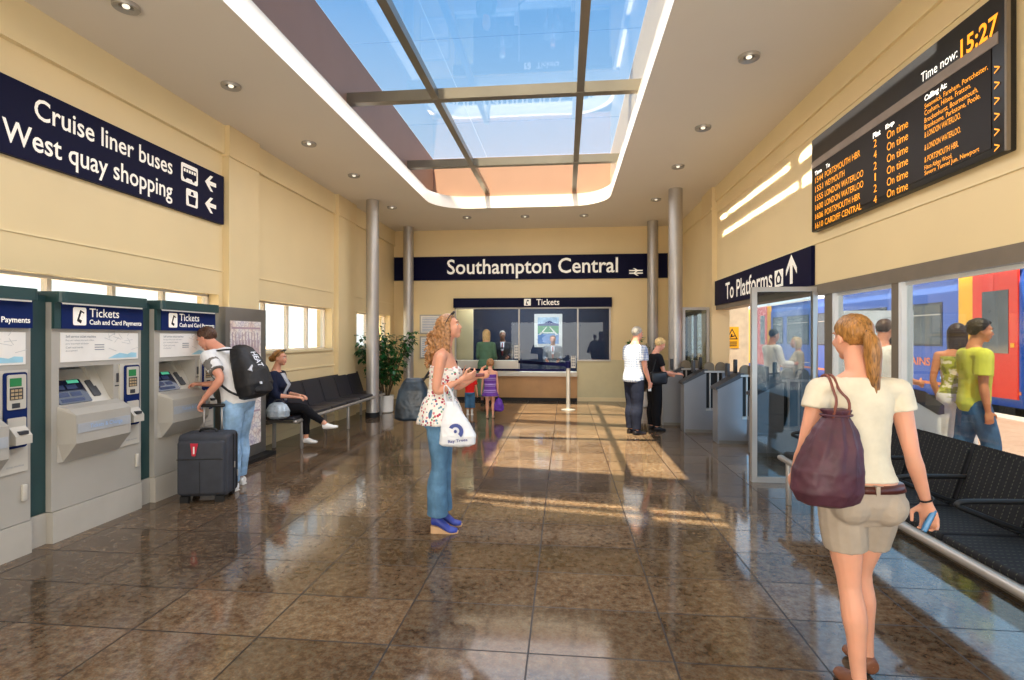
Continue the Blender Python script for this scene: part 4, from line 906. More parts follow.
# information board on the platform
t = thing('platform_notice_board', 'pale platform notice board seen behind the man in white shirt', 'notice board', (4.45, 8.9, 0))
G().box((0, 0, 0), (.06, .06, 2.0)).box((.94, 0, 0), (1.0, .06, 2.0)).build('post', M_['steel'], t); G().box((-.02, -.02, .9), (1.02, 0, 2.02)).build('panel', mat('pale_blue_board', 'c9d8e8', .4), t)
g = G(); fr = frame((0, -.02, 0), (1, 0, 0), (0, 0, 1))
for s_, xx, z in (('F', .62, 1.84), ('A', .74, 1.84), ('T', .62, 1.74), ('C', .74, 1.74)): text_geo(g, s_, fr, xx, z, xx+.07, z+.07, .003)
g.build('lettering', M_['ink'], t)
# ------------------------------------------------------------------ people in the hall
def held(name, label, cat, root, base, group=None):
    b = V(base); m = Matrix.Rotation(root.rotation_euler.z, 4, 'Z'); p = V(root.location)+(m @ b)
    t = thing(name, label, cat, p, 0, group); t.rotation_euler = root.rotation_euler; return t, Matrix.Translation(-b)
def cloth(name, c, var=.1, bump=.12, bs=90, rough=.85): return mat(name, c, rough, var=var, vs=9, bump=bump, bs=bs, spec=.2)
def wrinkle(a=.004, sc=9, st=(1, 1, .45)): return lambda co: a*NZ.noise(V((co.x*sc*st[0], co.y*sc*st[1], co.z*sc*st[2])))+a*.4*NZ.noise(co*sc*3)
def denim(name, c):
    n = NT(name); b = n.bsdf(lin(c), .85, 0, .2); co = n.coord(); f = n.noise(co, 7, 4); n.link(n.ramp(f, [(.3, lin(c, .7)), (.5, lin(c)), (.72, lin(c, 1.5))]), b.inputs['Base Color']); n.bump(n.noise(co, 160, 2), b, .15); return n.m
def floral():
    n = NT('floral_cotton'); b = n.bsdf(lin('eee8e2'), .8, 0, .2); co = n.coord(); v = n.add('TexVoronoi', Scale=36., Randomness=.9); n.link(co, v.inputs['Vector'])
    sp_ = n.n.new('ShaderNodeSeparateColor'); n.link(v.outputs['Color'], sp_.inputs[0]); col = n.ramp(sp_.outputs[0], [(0, 'b8404e'), (.2, '6d9aa8'), (.4, '4f6f9a'), (.55, 'd98a92'), (.7, '6f9a7a'), (.85, 'a83a5a')], True)
    d = n.math('ADD', v.outputs['Distance'], n.math('MULTIPLY', n.noise(co, 120, 2), .25)); n.link(n.mix(n.math('LESS_THAN', d, .50), lin('f0ebe4'), col), b.inputs['Base Color']); return n.m
def plaid():
    n = NT('pale_check_shirt'); b = n.bsdf(lin('e6e8ee'), .85, 0, .2); co = n.coord(); s = n.n.new('ShaderNodeSeparateXYZ'); n.link(co, s.inputs[0]); f = None
    for i, k in ((0, 26), (2, 26)):
        q = n.math('LESS_THAN', n.math('FRACT', n.math('MULTIPLY', s.outputs[i], k)), .3); f = q if f is None else n.math('ADD', f, q)
    n.link(n.ramp(n.math('MULTIPLY', f, .5), [(0, 'c6c9d0'), (.5, '98a3bb'), (1, '7685ab')]), b.inputs['Base Color']); return n.m
def stripes(name, a, c, d, k):
    n = NT(name); b = n.bsdf(lin(a), .8, 0, .2); s = n.n.new('ShaderNodeSeparateXYZ'); n.link(n.coord(), s.inputs[0]); f = n.math('FRACT', n.math('MULTIPLY', s.outputs[2], k)); n.link(n.ramp(f, [(0, a), (.38, c), (.5, d), (.62, c), (.8, a)], True), b.inputs['Base Color']); return n.m
def belt(s, root, m, f0, f1, add, name='belt'):
    g = G(); g.loft([s.ring(f0, add), s.ring(f1, add)], True); return g.build(name, m, root, True)
def skirt(s, root, name, m, f0, z1, w1, d1, add=.012, n=40, wave=.0, nw=9, quick=False):
    top = s.ring(f0, add, n); p, r, f, d = s.S(f0); rings = []; c1 = V((p.x, p.y, z1))
    mids = [s.ring(q, add, n) for q in (f0, f0-.03) if q > .5]
    base = mids[-1]
    for k in range(11):
        u = k/10; rg = []
        for j in range(n):
            a = 2*PI*j/n; wv = 1+wave*u*math.sin(nw*a+u*2); e = V((c1.x+r.x*math.cos(a)*w1*wv+f.x*math.sin(a)*d1*wv, c1.y+r.y*math.cos(a)*w1*wv+f.y*math.sin(a)*d1*wv, z1)); h = s.ring(.52, add, n)[j] if s.S(.52)[0].z > z1 else e
            if quick: rg.append(base[j].lerp(e, u**.5)*1.0); rg[-1].z = base[j].z+(z1-base[j].z)*u; continue
            q = base[j]*(1-u)**2+h*2*u*(1-u)+e*u*u if f0 > .53 else base[j].lerp(e, u); rg.append(V((q.x, q.y, base[j].z+(z1-base[j].z)*u)))
        rings.append(rg)
    g = G(); g.loft(mids[:-1]+rings, True); return g.build(name, m, root, True)
M_['shoe_black'] = mat('black_leather', '17151a', .35, var=.2); M_['shoe_white'] = mat('white_canvas', 'e6e4e0', .6); M_['sole_white'] = mat('white_rubber', 'dcdad4', .6)
def glasses_on_head(s, root, label):
    k = s.hk*s.H; t, tm = held('sunglasses', label, 'sunglasses', root, s.hp(0, .22, .5)); g = G(); fr_ = G()
    for sx in (-1, 1):
        g.ell(s.hp(sx*.18, .27, .50), (k*.15, k*.03, k*.10), s.HM @ Matrix.Rotation(R(-45), 3, 'X'), 14, 8); fr_.tube([s.hp(sx*.32, .24, .50), s.hp(sx*.40, .05, .30), s.hp(sx*.40, -.12, .10)], k*.018, 6)
    fr_.tube([s.hp(-.08, .30, .52), s.hp(.08, .30, .52)], k*.02, 6); g.xf(tm).build('lenses', M_['black'], t, True); fr_.xf(tm).build('frame', M_['blackm'], t, True)
# 1 the woman walking away at the right
r = person('woman in cream T-shirt and beige shorts walking away in the right foreground', 1.33, 2.53, 2)
s = Fig(1.665, 'f', stout=.90, hk=.124, chest=(.0, .03, 1), twist=-4, look=(-.12, 1, -.08), armR=((.16, -.10, -1), (.42, .22, -1), (.25, .12, -1)), armL=((-.30, -.10, -1), (.15, .75, -.75), (.2, .8, -.4)),
        legL=((.10, .0, -1), (.05, -.10, -1)), legR=((-.05, .30, -1), (.10, .02, -1)), palmR=(-.7, -.6, 0), curl=52)
s.body(r, M_['skin'], .0055, eyecol=M_['hair_blonde'])
s.top(r, 't_shirt', cloth('cream_jersey', 'dcd2bb'), .566, .842, .009, .32, .011, voxel=.006, disp=wrinkle(.004, 11))
s.bottoms(r, 'shorts', cloth('beige_cotton', 'a89a8a', bs=140), .56, .562, .011, lambda q: .009+.024*q, voxel=.006, disp=wrinkle(.0035, 13))
belt(s, r, mat('brown_belt_leather', '4a2018', .4), .545, .562, .020); g = G()
p_, r_, f_, d_ = s.S(.553); g.box((-.008, -.012, -.02), (.008, .012, .02)); g.xf(Matrix.Translation(p_-f_*(samp(TF, .553)[1]*s.H+.012))).build('belt_loop', cloth('beige_loop', 'a89a8a'), r)
s.shoes(r, mat('tan_sandal', '7a4a30', .5), .004, 'sandal')
g, fin = s.hair(r, M_['hair_blonde'], 'tied', .0045, disp=lambda co: .0035*NZ.noise(V((co.x*130, co.y*60, co.z*22))))
hp = s.hp
g.ell(hp(0, -.50, .02), .026); g.tube([hp(0, -.42, .02), hp(.0, -.55, -.02), hp(.01, -.60, -.2), hp(.03, -.57, -.55), hp(.06, -.52, -.95), hp(.07, -.50, -1.36)], [.022, .028, .034, .034, .026, .007], 14, smooth=2)
rnd = random.Random(4)
for i in range(16):
    a = rnd.uniform(-.10, .10); b = rnd.uniform(-.06, .06); g.tube([hp(a*.4, -.50, .0), hp(.01+a*.8, -.61+b, -.25), hp(.03+a, -.57+b, -.6), hp(.06+a, -.52+b, -rnd.uniform(.9, 1.35))], [.008, .014, .012, .004], 6, smooth=2)
fin()
G().tube([hp(.085*math.cos(t_), -.535, .02+.09*math.sin(t_)) for t_ in [PI*2*i/16 for i in range(17)]], .006, 8).build('hair_tie', M_['blackm'], r, True)
w_ = s.wr[1]; d = (s.wr[1]-s.elb[1]).normalized(); G().tube([w_-d*.02+d.orthogonal().normalized()*.0285*math.cos(a)+d.cross(d.orthogonal().normalized())*.0285*math.sin(a) for a in [2*PI*i/20 for i in range(21)]], .004, 8).build('bracelet', M_['blackm'], r, True)
c_ = s.wr[1]+s.hd[1]*.085*s.H/1.66+s.palm[1]*.016; t, tm = held('mobile_phone', 'blue mobile phone held in the walking woman\'s right hand', 'phone', r, c_)
mm = Matrix.Rotation(R(25), 4, 'Y') @ Matrix.Rotation(R(-30), 4, 'Z'); G().rbox((-.011, -.026, -.055), (.011, .026, .055), .006, 3, mm).build('casing', mat('blue_phone', '3f7fb0', .3), t, auto=True); G().box((.0105, -.021, -.045), (.0125, .021, .04), mm).build('screen', M_['black'], t)
# her slouchy bag
sh = s.sh[-1]; bc = V((-.205, -.13, 1.09)); t, tm = held('drawstring_bag', 'maroon drawstring shoulder bag on the walking woman\'s left side', 'bag', r, bc)
g = G(); rg = []
for z, w, dd, ox in ((-.215, .10, .04, .0), (-.20, .15, .075, .0), (-.15, .172, .10, -.005), (-.06, .165, .105, -.0), (.04, .135, .09, .02), (.12, .10, .065, .03), (.16, .066, .045, .035), (.175, .055, .04, .035), (.20, .075, .05, .035)):
    rg.append([V((ox+math.cos(2*PI*j/40)*w*.85*(1+.05*math.sin(9*2*PI*j/40)*max(0, z+.1)*5), math.sin(2*PI*j/40)*dd*(1+.10*math.sin(11*2*PI*j/40+1)*max(0, z+.15)*4), z)) for j in range(40)])
M_['maroon'] = mat('maroon_suede', '4a2632', .55, var=.25, vs=12, bump=.25, bs=30)
g.loft(rg).build('bag_body', M_['maroon'], t, voxel=.006, it=2, disp=wrinkle(.006, 12, (1.3, 1, .5)))
top = sh-bc+V((.035, .0, .052)); g = G()
for o_ in (-.03, .03): g.tube([V((.035+o_, -.03, .165)), V((.04+o_*.9, -.05, .24)), top+V((o_*.4, -.07, -.05)), top+V((o_*.35, -.035, .006)), top+V((o_*.35, .0, .022)), top+V((o_*.35, .05, -.0)), top+V((o_*.4, .085, -.09))], .006, 8, smooth=2)
g.build('strap', mat('brown_strap', '7a4030', .5), t, True); G().tube([V((.035+.062*math.cos(a), .046*math.sin(a), .175)) for a in [2*PI*i/20 for i in range(21)]], .005, 8).build('drawstring', M_['maroon'], t, True)
# 2 the woman in the floral top
r = person('curly-haired woman in floral strapless top and flared jeans standing mid-hall', -1.04, 4.31, -86)
s = Fig(1.69, 'f', hk=.125, chest=(0, .11, 1), look=(-.05, 1, .22), armR=((.02, -.16, -1), (-.38, .80, .42), (-.3, .9, .25)), armL=((-.05, .25, -1), (.38, .80, .45), (.3, .9, .2)), heel=.055, palmR=(-.8, -.3, .5), palmL=(.8, -.3, .5), curl=40,
        legR=((.02, .03, -1), (-.02, -.05, -1)), legL=((.02, .06, -1), (.0, -.05, -1)), neck=(0, .22, 1))
s.body(r, M_['skin'], .0055, eyecol=M_['hair_curl'])
g = G(); s.trunk(g, .60, .752, .012, 12)
for sd in (1, -1): p_, r_, f_, d_ = s.S(.725); g.ell(p_+r_*sd*.042*s.H+f_*.055*s.H, (.036*s.H+.012, .034*s.H+.012, .036*s.H+.012))
g.xf(Matrix.Identity(4)); fl = floral(); bod = g.build('top_bodice', fl, r, voxel=.006, it=3)
skirt(s, r, 'top_peplum', fl, .64, .885, .205, .20, .016, 60, .05, 11, True)
G().loft([s.ring(.748, .015), s.ring(.757, .014)]).build('top_hem', fl, r, True)
s.bottoms(r, 'jeans', denim('blue_denim', '587d9c'), 1.97, .57, .010, lambda q: .010+.006*min(1, q)+.042*max(0, q-1.05)**1.1, voxel=.006, disp=wrinkle(.004, 12))
s.shoes(r, mat('blue_suede_shoe', '2b3f9a', .5), .005, 'shoe', mat('cork_wedge', 'cba47c', .7), .055)
g, fin = s.hair(r, M_['hair_curl'], 'long', .005, seed=5, len_=1.2, disp=lambda co: .004*NZ.noise(co*60))
rnd = random.Random(8)
for i in range(110):
    az = PI+(rnd.random()-.5)*3.7; x0 = math.sin(az); y0 = math.cos(az); z0 = rnd.uniform(-.2, .42); q = math.sqrt(max(.1, 1-max(0, z0)**2*3)); L = rnd.uniform(.5, 1.65); b0 = V((x0*.37*q, -.065+y0*.45*q, z0)); ph = rnd.uniform(0, 6); pts = []
    for k in range(15):
        u = k/14; rr = .055*(.4+u); zz = b0.z-L*u; back = -.25*u*(1 if y0 < .2 else .8); c = s.hc+s.HM @ (V((b0.x*(1.02-.3*u), b0.y*(1.0-.12*u)+back*.05, b0.z))*s.hk*s.H)+V((0, -.10*u*u, -L*u*s.hk*s.H)); pts.append(c+V((math.cos(ph+u*15), math.sin(ph+u*15), 0))*rr*s.hk*s.H)
    g.tube(pts, [.010]+[.0125]*12+[.009, .004], 6)
fin(); glasses_on_head(s, r, 'dark sunglasses pushed up on the curly-haired woman\'s head')
wr = s.wr[1].lerp(s.wr[-1], .5)+s.hd[1]*.075; t, tm = held('wallet', 'dark red wallet in the hands of the woman in floral top', 'wallet', r, wr); G().rbox((-.045, -.05, -.012), (.045, .05, .012), .005, 2).build('cover', mat('dark_red_leather', '6a1f24', .45), t, auto=True)['label'] = 'dark red cover'
# white carrier bag over the forearm
fa = s.elb[1].lerp(s.wr[1], .42); bc = V((fa.x+.035, fa.y+.05, fa.z-.47)); t, tm = held('carrier_bag', 'white plastic carrier bag with blue logo hanging from the curly-haired woman\'s arm', 'bag', r, bc)
g = G(); rg = []
for z, y0, y1, th in ((0, -.085, .15, .03), (.02, -.105, .19, .055), (.09, -.10, .195, .065), (.17, -.09, .15, .055), (.27, -.07, .085, .042), (.36, -.05, .03, .028)):
    rg.append([V((math.copysign(abs(math.cos(a))**.6, math.cos(a))*th, (y0+y1)/2+math.copysign(abs(math.sin(a))**.7, math.sin(a))*(y1-y0)/2, z)) for a in [2*PI*j/36 for j in range(36)]])
M_['plastic'] = mat('white_carrier_plastic', 'eceef2', .35, var=.03, spec=.4); g.loft(rg).build('bag_body', M_['plastic'], t, voxel=.006, it=1, disp=wrinkle(.007, 14, (1, 1.4, .4)))
hx = fa-bc; g = G()
for x_, ya, yb in ((.022, -.07, .045), (-.022, -.07, .045)): g.tube([V((x_, ya+.03, .33)), V((x_*.9, (ya+hx.y)/2-.0, .40)), V((x_*.8, hx.y-.012, hx.z+.02)), V((x_*.8, hx.y+.012, hx.z+.02)), V((x_*.9, (yb+hx.y)/2+.015, .40)), V((x_, yb-.03, .33))], [.018, .014, .009, .009, .014, .018], 8, .35, smooth=2)
g.build('handle', M_['plastic'], t, True)
fr = frame((.078, .04, .13), (0, 1, .12), (0, -.12, 1)); M_['logo'] = mat('navy_logo_print', '243a8a', .4); g = G()
arc = [(.062*math.cos(a), .062*math.sin(a)) for a in [R(-55+i*18) for i in range(12)]]+[(.030*math.cos(a), .030*math.sin(a)+.004) for a in [R(143-i*18) for i in range(12)]]; g.prism(fr, arc, 0, .002); g.prism(fr, [(.012*math.cos(a)-.002, .014*math.sin(a)) for a in [2*PI*i/12 for i in range(12)]], 0, .002)
text_geo(g, 'Bay Trees', fr, -.07, -.092, .085, -.062, .002, bold=.015); g.build('logo_print', M_['logo'], t)
# her dark blue shoulder bag
bc = V((-.03, -.235, 1.08)); t, tm = held('shoulder_bag', 'blue-black leather shoulder bag behind the curly-haired woman\'s back', 'bag', r, bc); g = G(); rg = []
for z, w, d in ((-.18, .06, .11), (-.165, .08, .15), (-.05, .085, .145), (.08, .07, .12), (.15, .045, .085), (.175, .02, .06)):
    rg.append([V((math.copysign(abs(math.cos(a))**.6, math.cos(a))*w, math.copysign(abs(math.sin(a))**.6, math.sin(a))*d+.02*z, z)) for a in [2*PI*j/32 for j in range(32)]])
g.loft(rg).build('bag_body', mat('blue_black_leather', '172836', .38, var=.8, vs=7), t, voxel=.007, it=2, disp=wrinkle(.006, 12)); tp = s.sh[-1]-bc+V((.045, 0, .05)); g = G()
g.tube([V((0, .08, .14)), V((.0, .10, .20)).lerp(tp, .45), tp+V((0, -.05, -.01)), tp+V((0, 0, .012)), tp+V((0, .05, -.02)), V((-.02, .1, .02)).lerp(tp, .4), V((0, -.07, .15))], .010, 8, .5, smooth=2); g.build('strap', M_['blackm'], t, True)
# 3 young man at the far machine
r = person('young man in white T-shirt and pale jeans using the far ticket machine', -3.45, 5.26, 86)
s = Fig(1.76, 'm', pelvis=(0, .12, 1), chest=(.0, .64, 1), look=(.05, .95, -.55), neck=(.0, .85, .7), armL=((-.25, -.80, -.82), (-.15, .52, -.66), (-.1, .5, -.8)), armR=((-.1, .12, -1), (-.75, .85, .0), (-.6, 1, .05)), legL=((-.05, .06, -1), (0, -.08, -1)), legR=((.06, .18, -1), (.02, .0, -1)), palmR=(-.3, 0, -1), palmL=(.3, -.6, -.4), curl=50)
s.body(r, M_['skin_pink'], .0065)
s.top(r, 't_shirt', cloth('white_jersey', 'e4e3e2'), .50, .84, .022, .62, .018, voxel=.007, disp=wrinkle(.005, 10)); g = G(); s.arm(g, -1, .25, .66, .025); g.build('sleeve_print', cloth('grey_print_cotton', '77736f', .4), r, voxel=.007)
s.bottoms(r, 'jeans', denim('pale_denim', '8fb0cf'), 1.96, .565, .012, lambda q: .014+.02*min(1, q), voxel=.007, disp=wrinkle(.006, 11)); s.shoes(r, M_['shoe_white'], .008, 'trainer', M_['sole_white'])
g, fin = s.hair(r, M_['hair_brown'], 'short', .005, disp=lambda co: .006*NZ.noise(co*70)); g.ell(hp(0, 0, 0), 0.001); fin()
p_, r_, f_, d_ = s.S(.675); d_ = (d_+V((0, 0, .9))).normalized(); f_ = d_.cross(r_); bc = p_-f_*.21; t, tm = held('backpack', 'black backpack worn by the young man at the ticket machine', 'backpack', r, bc); MB = Matrix((r_, f_, d_)).transposed().to_4x4() @ Matrix.Scale(1.1, 4); g = G(); rg = []
for z, w, d, oy in ((-.27, .10, .05, .02), (-.25, .155, .10, .0), (-.15, .175, .135, -.02), (.0, .165, .125, -.01), (.13, .145, .10, .015), (.22, .11, .07, .035), (.26, .06, .04, .045)): rg.append([MB @ V((math.copysign(abs(math.cos(a))**.65, math.cos(a))*w, math.copysign(abs(math.sin(a))**.7, math.sin(a))*d+oy, z)) for a in [2*PI*j/36 for j in range(36)]])
M_['nylon'] = mat('black_nylon', '17171a', .6, var=.3, vs=14, bump=.2, bs=160); g.loft(rg).build('main_compartment', M_['nylon'], t, voxel=.007, it=2, disp=wrinkle(.005, 11)); g = G()
for z, w in ((-.24, .10), (-.21, .125), (-.10, .135), (-.02, .11), (.0, .08)): pass
g.loft([[MB @ V((math.cos(a)*w, -.10-abs(math.sin(a))*.0+math.sin(a)*.055, z)) for a in [2*PI*j/24 for j in range(24)]] for z, w in ((-.24, .09), (-.22, .125), (-.10, .13), (-.03, .11), (-.01, .07))]).build('front_pocket', M_['nylon'], t, voxel=.007, it=2); g = G()
for sd in (-1, 1):
    a = s.sh[sd].lerp(s.S(.83)[0], .35)-bc; g.tube([MB @ V((sd*.09, .03, .22)), a+V((0, 0, .045))-f_*.05, a+f_*.075+V((0, 0, .02)), a+f_*.10-d_*.12, MB @ V((sd*.17, .16, -.14)), MB @ V((sd*.16, .05, -.22))], .024, 8, .4, ref=(1, 0, 0), smooth=2)
g.build('shoulder_strap', M_['nylon'], t, True); fr = (MB @ V((.02, -.1585, .0)), (MB.to_3x3() @ V((1, 0, 0))), (MB.to_3x3() @ V((0, 0, 1))), (MB.to_3x3() @ V((0, -1, 0)))); M_['wprint'] = mat('white_print', 'd9dce4', .5); g = G()
fr2 = (MB @ V((-.035, -.105, .13)), (MB.to_3x3() @ V((.0, -.35, -1))).normalized(), (MB.to_3x3() @ V((.95, -.3, 0))).normalized(), (MB.to_3x3() @ V((-.3, -.95, .3))).normalized()); text_geo(g, 'HEAT', fr2, -.03, -.03, .15, .03, .014, bold=.02); g.build('lettering', M_['wprint'], t)
g = G(); g.prism((MB @ V((-.135, -.108, -.01)), fr[1], fr[2], fr[3]), [(-.04, .0), (-.01, .015), (.03, .045), (.035, .035), (.01, .0), (.03, -.03), (.02, -.035), (.0, -.01), (-.02, -.008)], 0, .01); g.prism((MB @ V((-.09, -.15, -.15)), fr[1], fr[2], fr[3]), rect(-.012, -.012, .012, .012), 0, .01); g.build('logo_print', M_['wprint'], t)
# suitcase
t = thing('suitcase', 'dark grey wheeled suitcase with red tag beside the young man', 'suitcase', (-3.52, 4.88, 0), 12); M_['case'] = mat('charcoal_case_fabric', '34373f', .7, var=.15, vs=8, bump=.15, bs=120)
G().rbox((-.235, -.13, .05), (.235, .15, .66), .05, 4).build('case_body', M_['case'], t, auto=True); fp = G().rbox((-.215, -.175, .08), (.215, -.11, .60), .03, 3).build('front_pocket', M_['case'], t, auto=True)
G().box((-.005, -.178, .10), (.0, -.172, .40)).box((-.21, -.178, .42), (.21, -.172, .43)).build('zip', M_['black'], fp); g = G()
for y in (.0, .07): g.rbox((.228, y-.008, .08), (.243, y+.008, .64), .005, 1); g.rbox((-.243, y-.008, .08), (-.228, y+.008, .64), .005, 1)
g.build('side_zip', M_['black'], t, auto=True); G().box((.24, .0, .30), (.25, .012, .36)).box((.24, .07, .20), (.25, .082, .26)).build('zip_pull', M_['steel'], t)
M_['redtag'] = mat('red_tag', 'c2203a', .4); tg = G().prism(frame((-.05, -.178, .46), (1, 0, 0), (0, 0, 1)), [(-.02, .0), (.012, 0), (.035, .12), (-.035, .12)], 0, .006).build('red_tag', M_['redtag'], t); G().prism(frame((-.05, -.185, .47), (1, 0, 0), (0, 0, 1)), rect(-.008, .01, .006, .08), 0, .002).build('tag_card', M_['paper'], tg)
g = G(); 
for x in (-.085, .085): g.tube([(x, .10, .62), (x, .10, .90)], .009, 10)
g.build('handle_tube', M_['steel'], t, True); G().rbox((-.115, .08, .89), (.115, .12, .925), .014, 3).build('handle_grip', M_['black'], t, auto=True); G().tube([(-.08, .0, .66), (-.07, .0, .69), (.07, .0, .69), (.08, .0, .66)], .012, 8, smooth=1).build('carry_handle', M_['black'], t, True)
for x in (-.17, .17): G().cyl((x-.018, .12, .04), (x+.018, .12, .04), .04).build('wheel', M_['blackm'], t, auto=True); 
for x in (-.2, .12): G().box((x, -.14, .0), (x+.08, -.10, .06)).build('foot', M_['blackm'], t)
# 4 seated woman
r = person('woman in navy cardigan and black trousers sitting cross-legged on the left bench', -4.10, 7.18, -86)
s = Fig(1.66, 'f', pelvis=(0, -.12, 1), chest=(0, -.02, 1), look=(-.05, 1, -.02), seat=.565, legR=((.02, 1, .10), (-.08, .80, -.62)), legL=((.10, 1, -.06), (.04, -.02, -1)), armR=((.08, .25, -1), (-.25, .95, -.10), (-.3, .9, -.1)), armL=((-.06, .2, -1), (.3, .95, -.1), (.3, .9, -.1)), footR=(-.1, .96, .1), footL=(0, 1, 0), palmR=(-.3, 0, -1), palmL=(.3, 0, -1))
s.body(r, M_['skin'], .0065); s.top(r, 'vest', cloth('pale_grey_jersey', 'b9bcc4'), .52, .825, .010, 0); g_ = s.top(r, 'cardigan', cloth('navy_knit', '1c2238', bump=.3), .50, .83, .018, 1.3, .014)
g = G(); p1, p2 = s.S(.56), s.S(.825); W_ = []
for f in (.58, .65, .72, .78, .82): p_, r_, f_, d_ = s.S(f); w, d, o_ = samp(TF, f); q = p_+f_*(o_*s.H+d*s.H+.024+(.024 if .68 < f < .76 else 0)); hw = .028+.02*(f-.56)/.2; W_.append([q-r_*hw-f_*.012, q+r_*hw-f_*.012, q+r_*hw+f_*.004, q-r_*hw+f_*.004])
g.loft(W_).build('vest_front', cloth('pale_grey_jersey_front', 'b9bcc4'), r, True)
s.bottoms(r, 'trousers', cloth('black_jersey', '131318', bump=.1), 1.86, .57, .012, lambda q: .012, voxel=.007); s.shoes(r, M_['shoe_white'], .004, 'flat_shoe')
g, fin = s.hair(r, M_['hair_blonde'], 'tied', .006, disp=lambda co: .003*NZ.noise(co*80)); g.ell(s.hp(0, -.5, -.05), .05); fin(); glasses_on_head(s, r, 'dark sunglasses on the head of the seated woman')
t = thing('slouch_bag', 'silvery grey slouch bag on the bench beside the seated woman', 'bag', (-3.95, 6.90, .475), 0); g = G(); rg = []
for z, w, d in ((.0, .10, .08), (.03, .155, .115), (.11, .165, .12), (.19, .12, .09), (.22, .06, .05)): rg.append([V((math.cos(a)*w*(1+.06*math.sin(8*a)*z*4), math.sin(a)*d*(1+.08*math.sin(9*a)*z*4), z)) for a in [2*PI*j/40 for j in range(40)]])
g.loft(rg).build('bag_body', mat('silver_satin', 'a9b6c0', .3, .25, var=.2, vs=14), t, voxel=.006, it=1, disp=wrinkle(.007, 18)); G().tube([(-.1, 0, .17), (-.05, .02, .26), (.06, .03, .25), (.11, 0, .16)], .008, 8, smooth=2).build('strap', M_['dkgrey'], t, True)
# 5, 6 the older couple
r = person('older man in pale check shirt and dark trousers behind the woman at the gates', 1.13, 8.82, -58)
s = Fig(1.71, 'm', stout=1.10, chest=(0, .07, 1), look=(-.1, 1, -.12), neck=(0, .3, 1), armR=((.10, .05, -1), (-.05, .45, -1), (-.05, .3, -1)), armL=((-.12, .1, -1), (.1, .5, -.9)), legL=((0, .05, -1), (0, -.05, -1)), curl=45)
s.body(r, M_['skin_pink'], .0095, eyecol=M_['hair_grey']); s.top(r, 'check_shirt', plaid(), .49, .842, .017, .62, .02, voxel=.0095, disp=wrinkle(.005, 9)); s.bottoms(r, 'trousers', cloth('navy_trouser', '1c2030'), 1.97, .56, .014, lambda q: .014+.022*min(1, q), voxel=.0095, disp=wrinkle(.005, 9)); s.shoes(r, M_['shoe_black'], .008, 'shoe', M_['blackm'])
g, fin = s.hair(r, M_['hair_grey'], 'crop', .006); fin(); c_ = s.wr[1]+s.hd[1]*.10+s.palm[1]*.02; t, tm = held('folded_paper', 'small white paper in the older man\'s hand', 'paper', r, c_); G().rbox((-.006, -.03, -.06), (.006, .03, .03), .003, 1).build('sheet', M_['paper'], t)
r = person('older woman in black with short fair hair reaching to the ticket gate', 1.52, 9.22, -76)
s = Fig(1.54, 'f', stout=1.08, chest=(0, .10, 1), look=(-.1, .9, -.5), neck=(0, .55, .85), armR=((.08, .30, -1), (.02, 1, -.14), (0, 1, 0)), armL=((-.08, .25, -1), (.1, .9, -.2)), legR=((0, .08, -1), (0, -.03, -1)), palmR=(-.5, 0, -.8), curl=30)
s.body(r, M_['skin_pink'], .0095, eyecol=M_['hair_fair']); s.top(r, 'black_top', cloth('black_cotton', '15151a'), .49, .838, .014, .6, .018, voxel=.0095); s.bottoms(r, 'trousers', cloth('black_trouser', '121217'), 1.95, .56, .014, lambda q: .014+.02*min(1, q), voxel=.0095); s.shoes(r, M_['shoe_black'], .006, 'sandal', M_['blackm'])
g, fin = s.hair(r, M_['hair_fair'], 'short', .006, vol=1.10, disp=lambda co: .005*NZ.noise(co*60)); fin(); bc = V((.17, .02, .80)); t, tm = held('handbag', 'black leather handbag at the older woman\'s hip', 'bag', r, bc)
G().rbox((-.05, -.16, 0), (.05, .14, .22), .04, 3).build('bag_body', M_['shoe_black'], t, auto=True); tp = s.sh[1]-bc; G().tube([V((0, .10, .20)), tp+V((.0, .06, -.05)), tp+V((-.03, 0, .055)), tp+V((0, -.06, -.05)), V((0, -.12, .20))], .010, 8, smooth=2).build('strap', M_['blackm'], t, True)
# 7 woman in green at the counter
r = person('fair-haired woman in long green coat standing at the ticket counter', -1.90, 12.55, -4)
s = Fig(1.73, 'f', chest=(0, .05, 1), look=(.1, 1, -.1), armR=((.12, .1, -1), (-.1, .8, -.1)), armL=((-.12, .1, -1), (.1, .8, -.1)))
s.body(r, M_['skin'], .011, eyecol=M_['hair_fair']); gc = cloth('green_coat_wool', '587860'); s.top(r, 'coat', gc, .50, .842, .022, 1.85, .02, voxel=.011); skirt(s, r, 'coat_skirt', gc, .60, .62, .24, .19, .026, 40, .04); skirt(s, r, 'skirt', cloth('pale_green_skirt', '6f8f72'), .56, .18, .22, .19, .018, 40, .06); s.shoes(r, M_['shoe_black'], .005)
g, fin = s.hair(r, M_['hair_fair'], 'long', .008, seed=3, len_=1.0); fin()
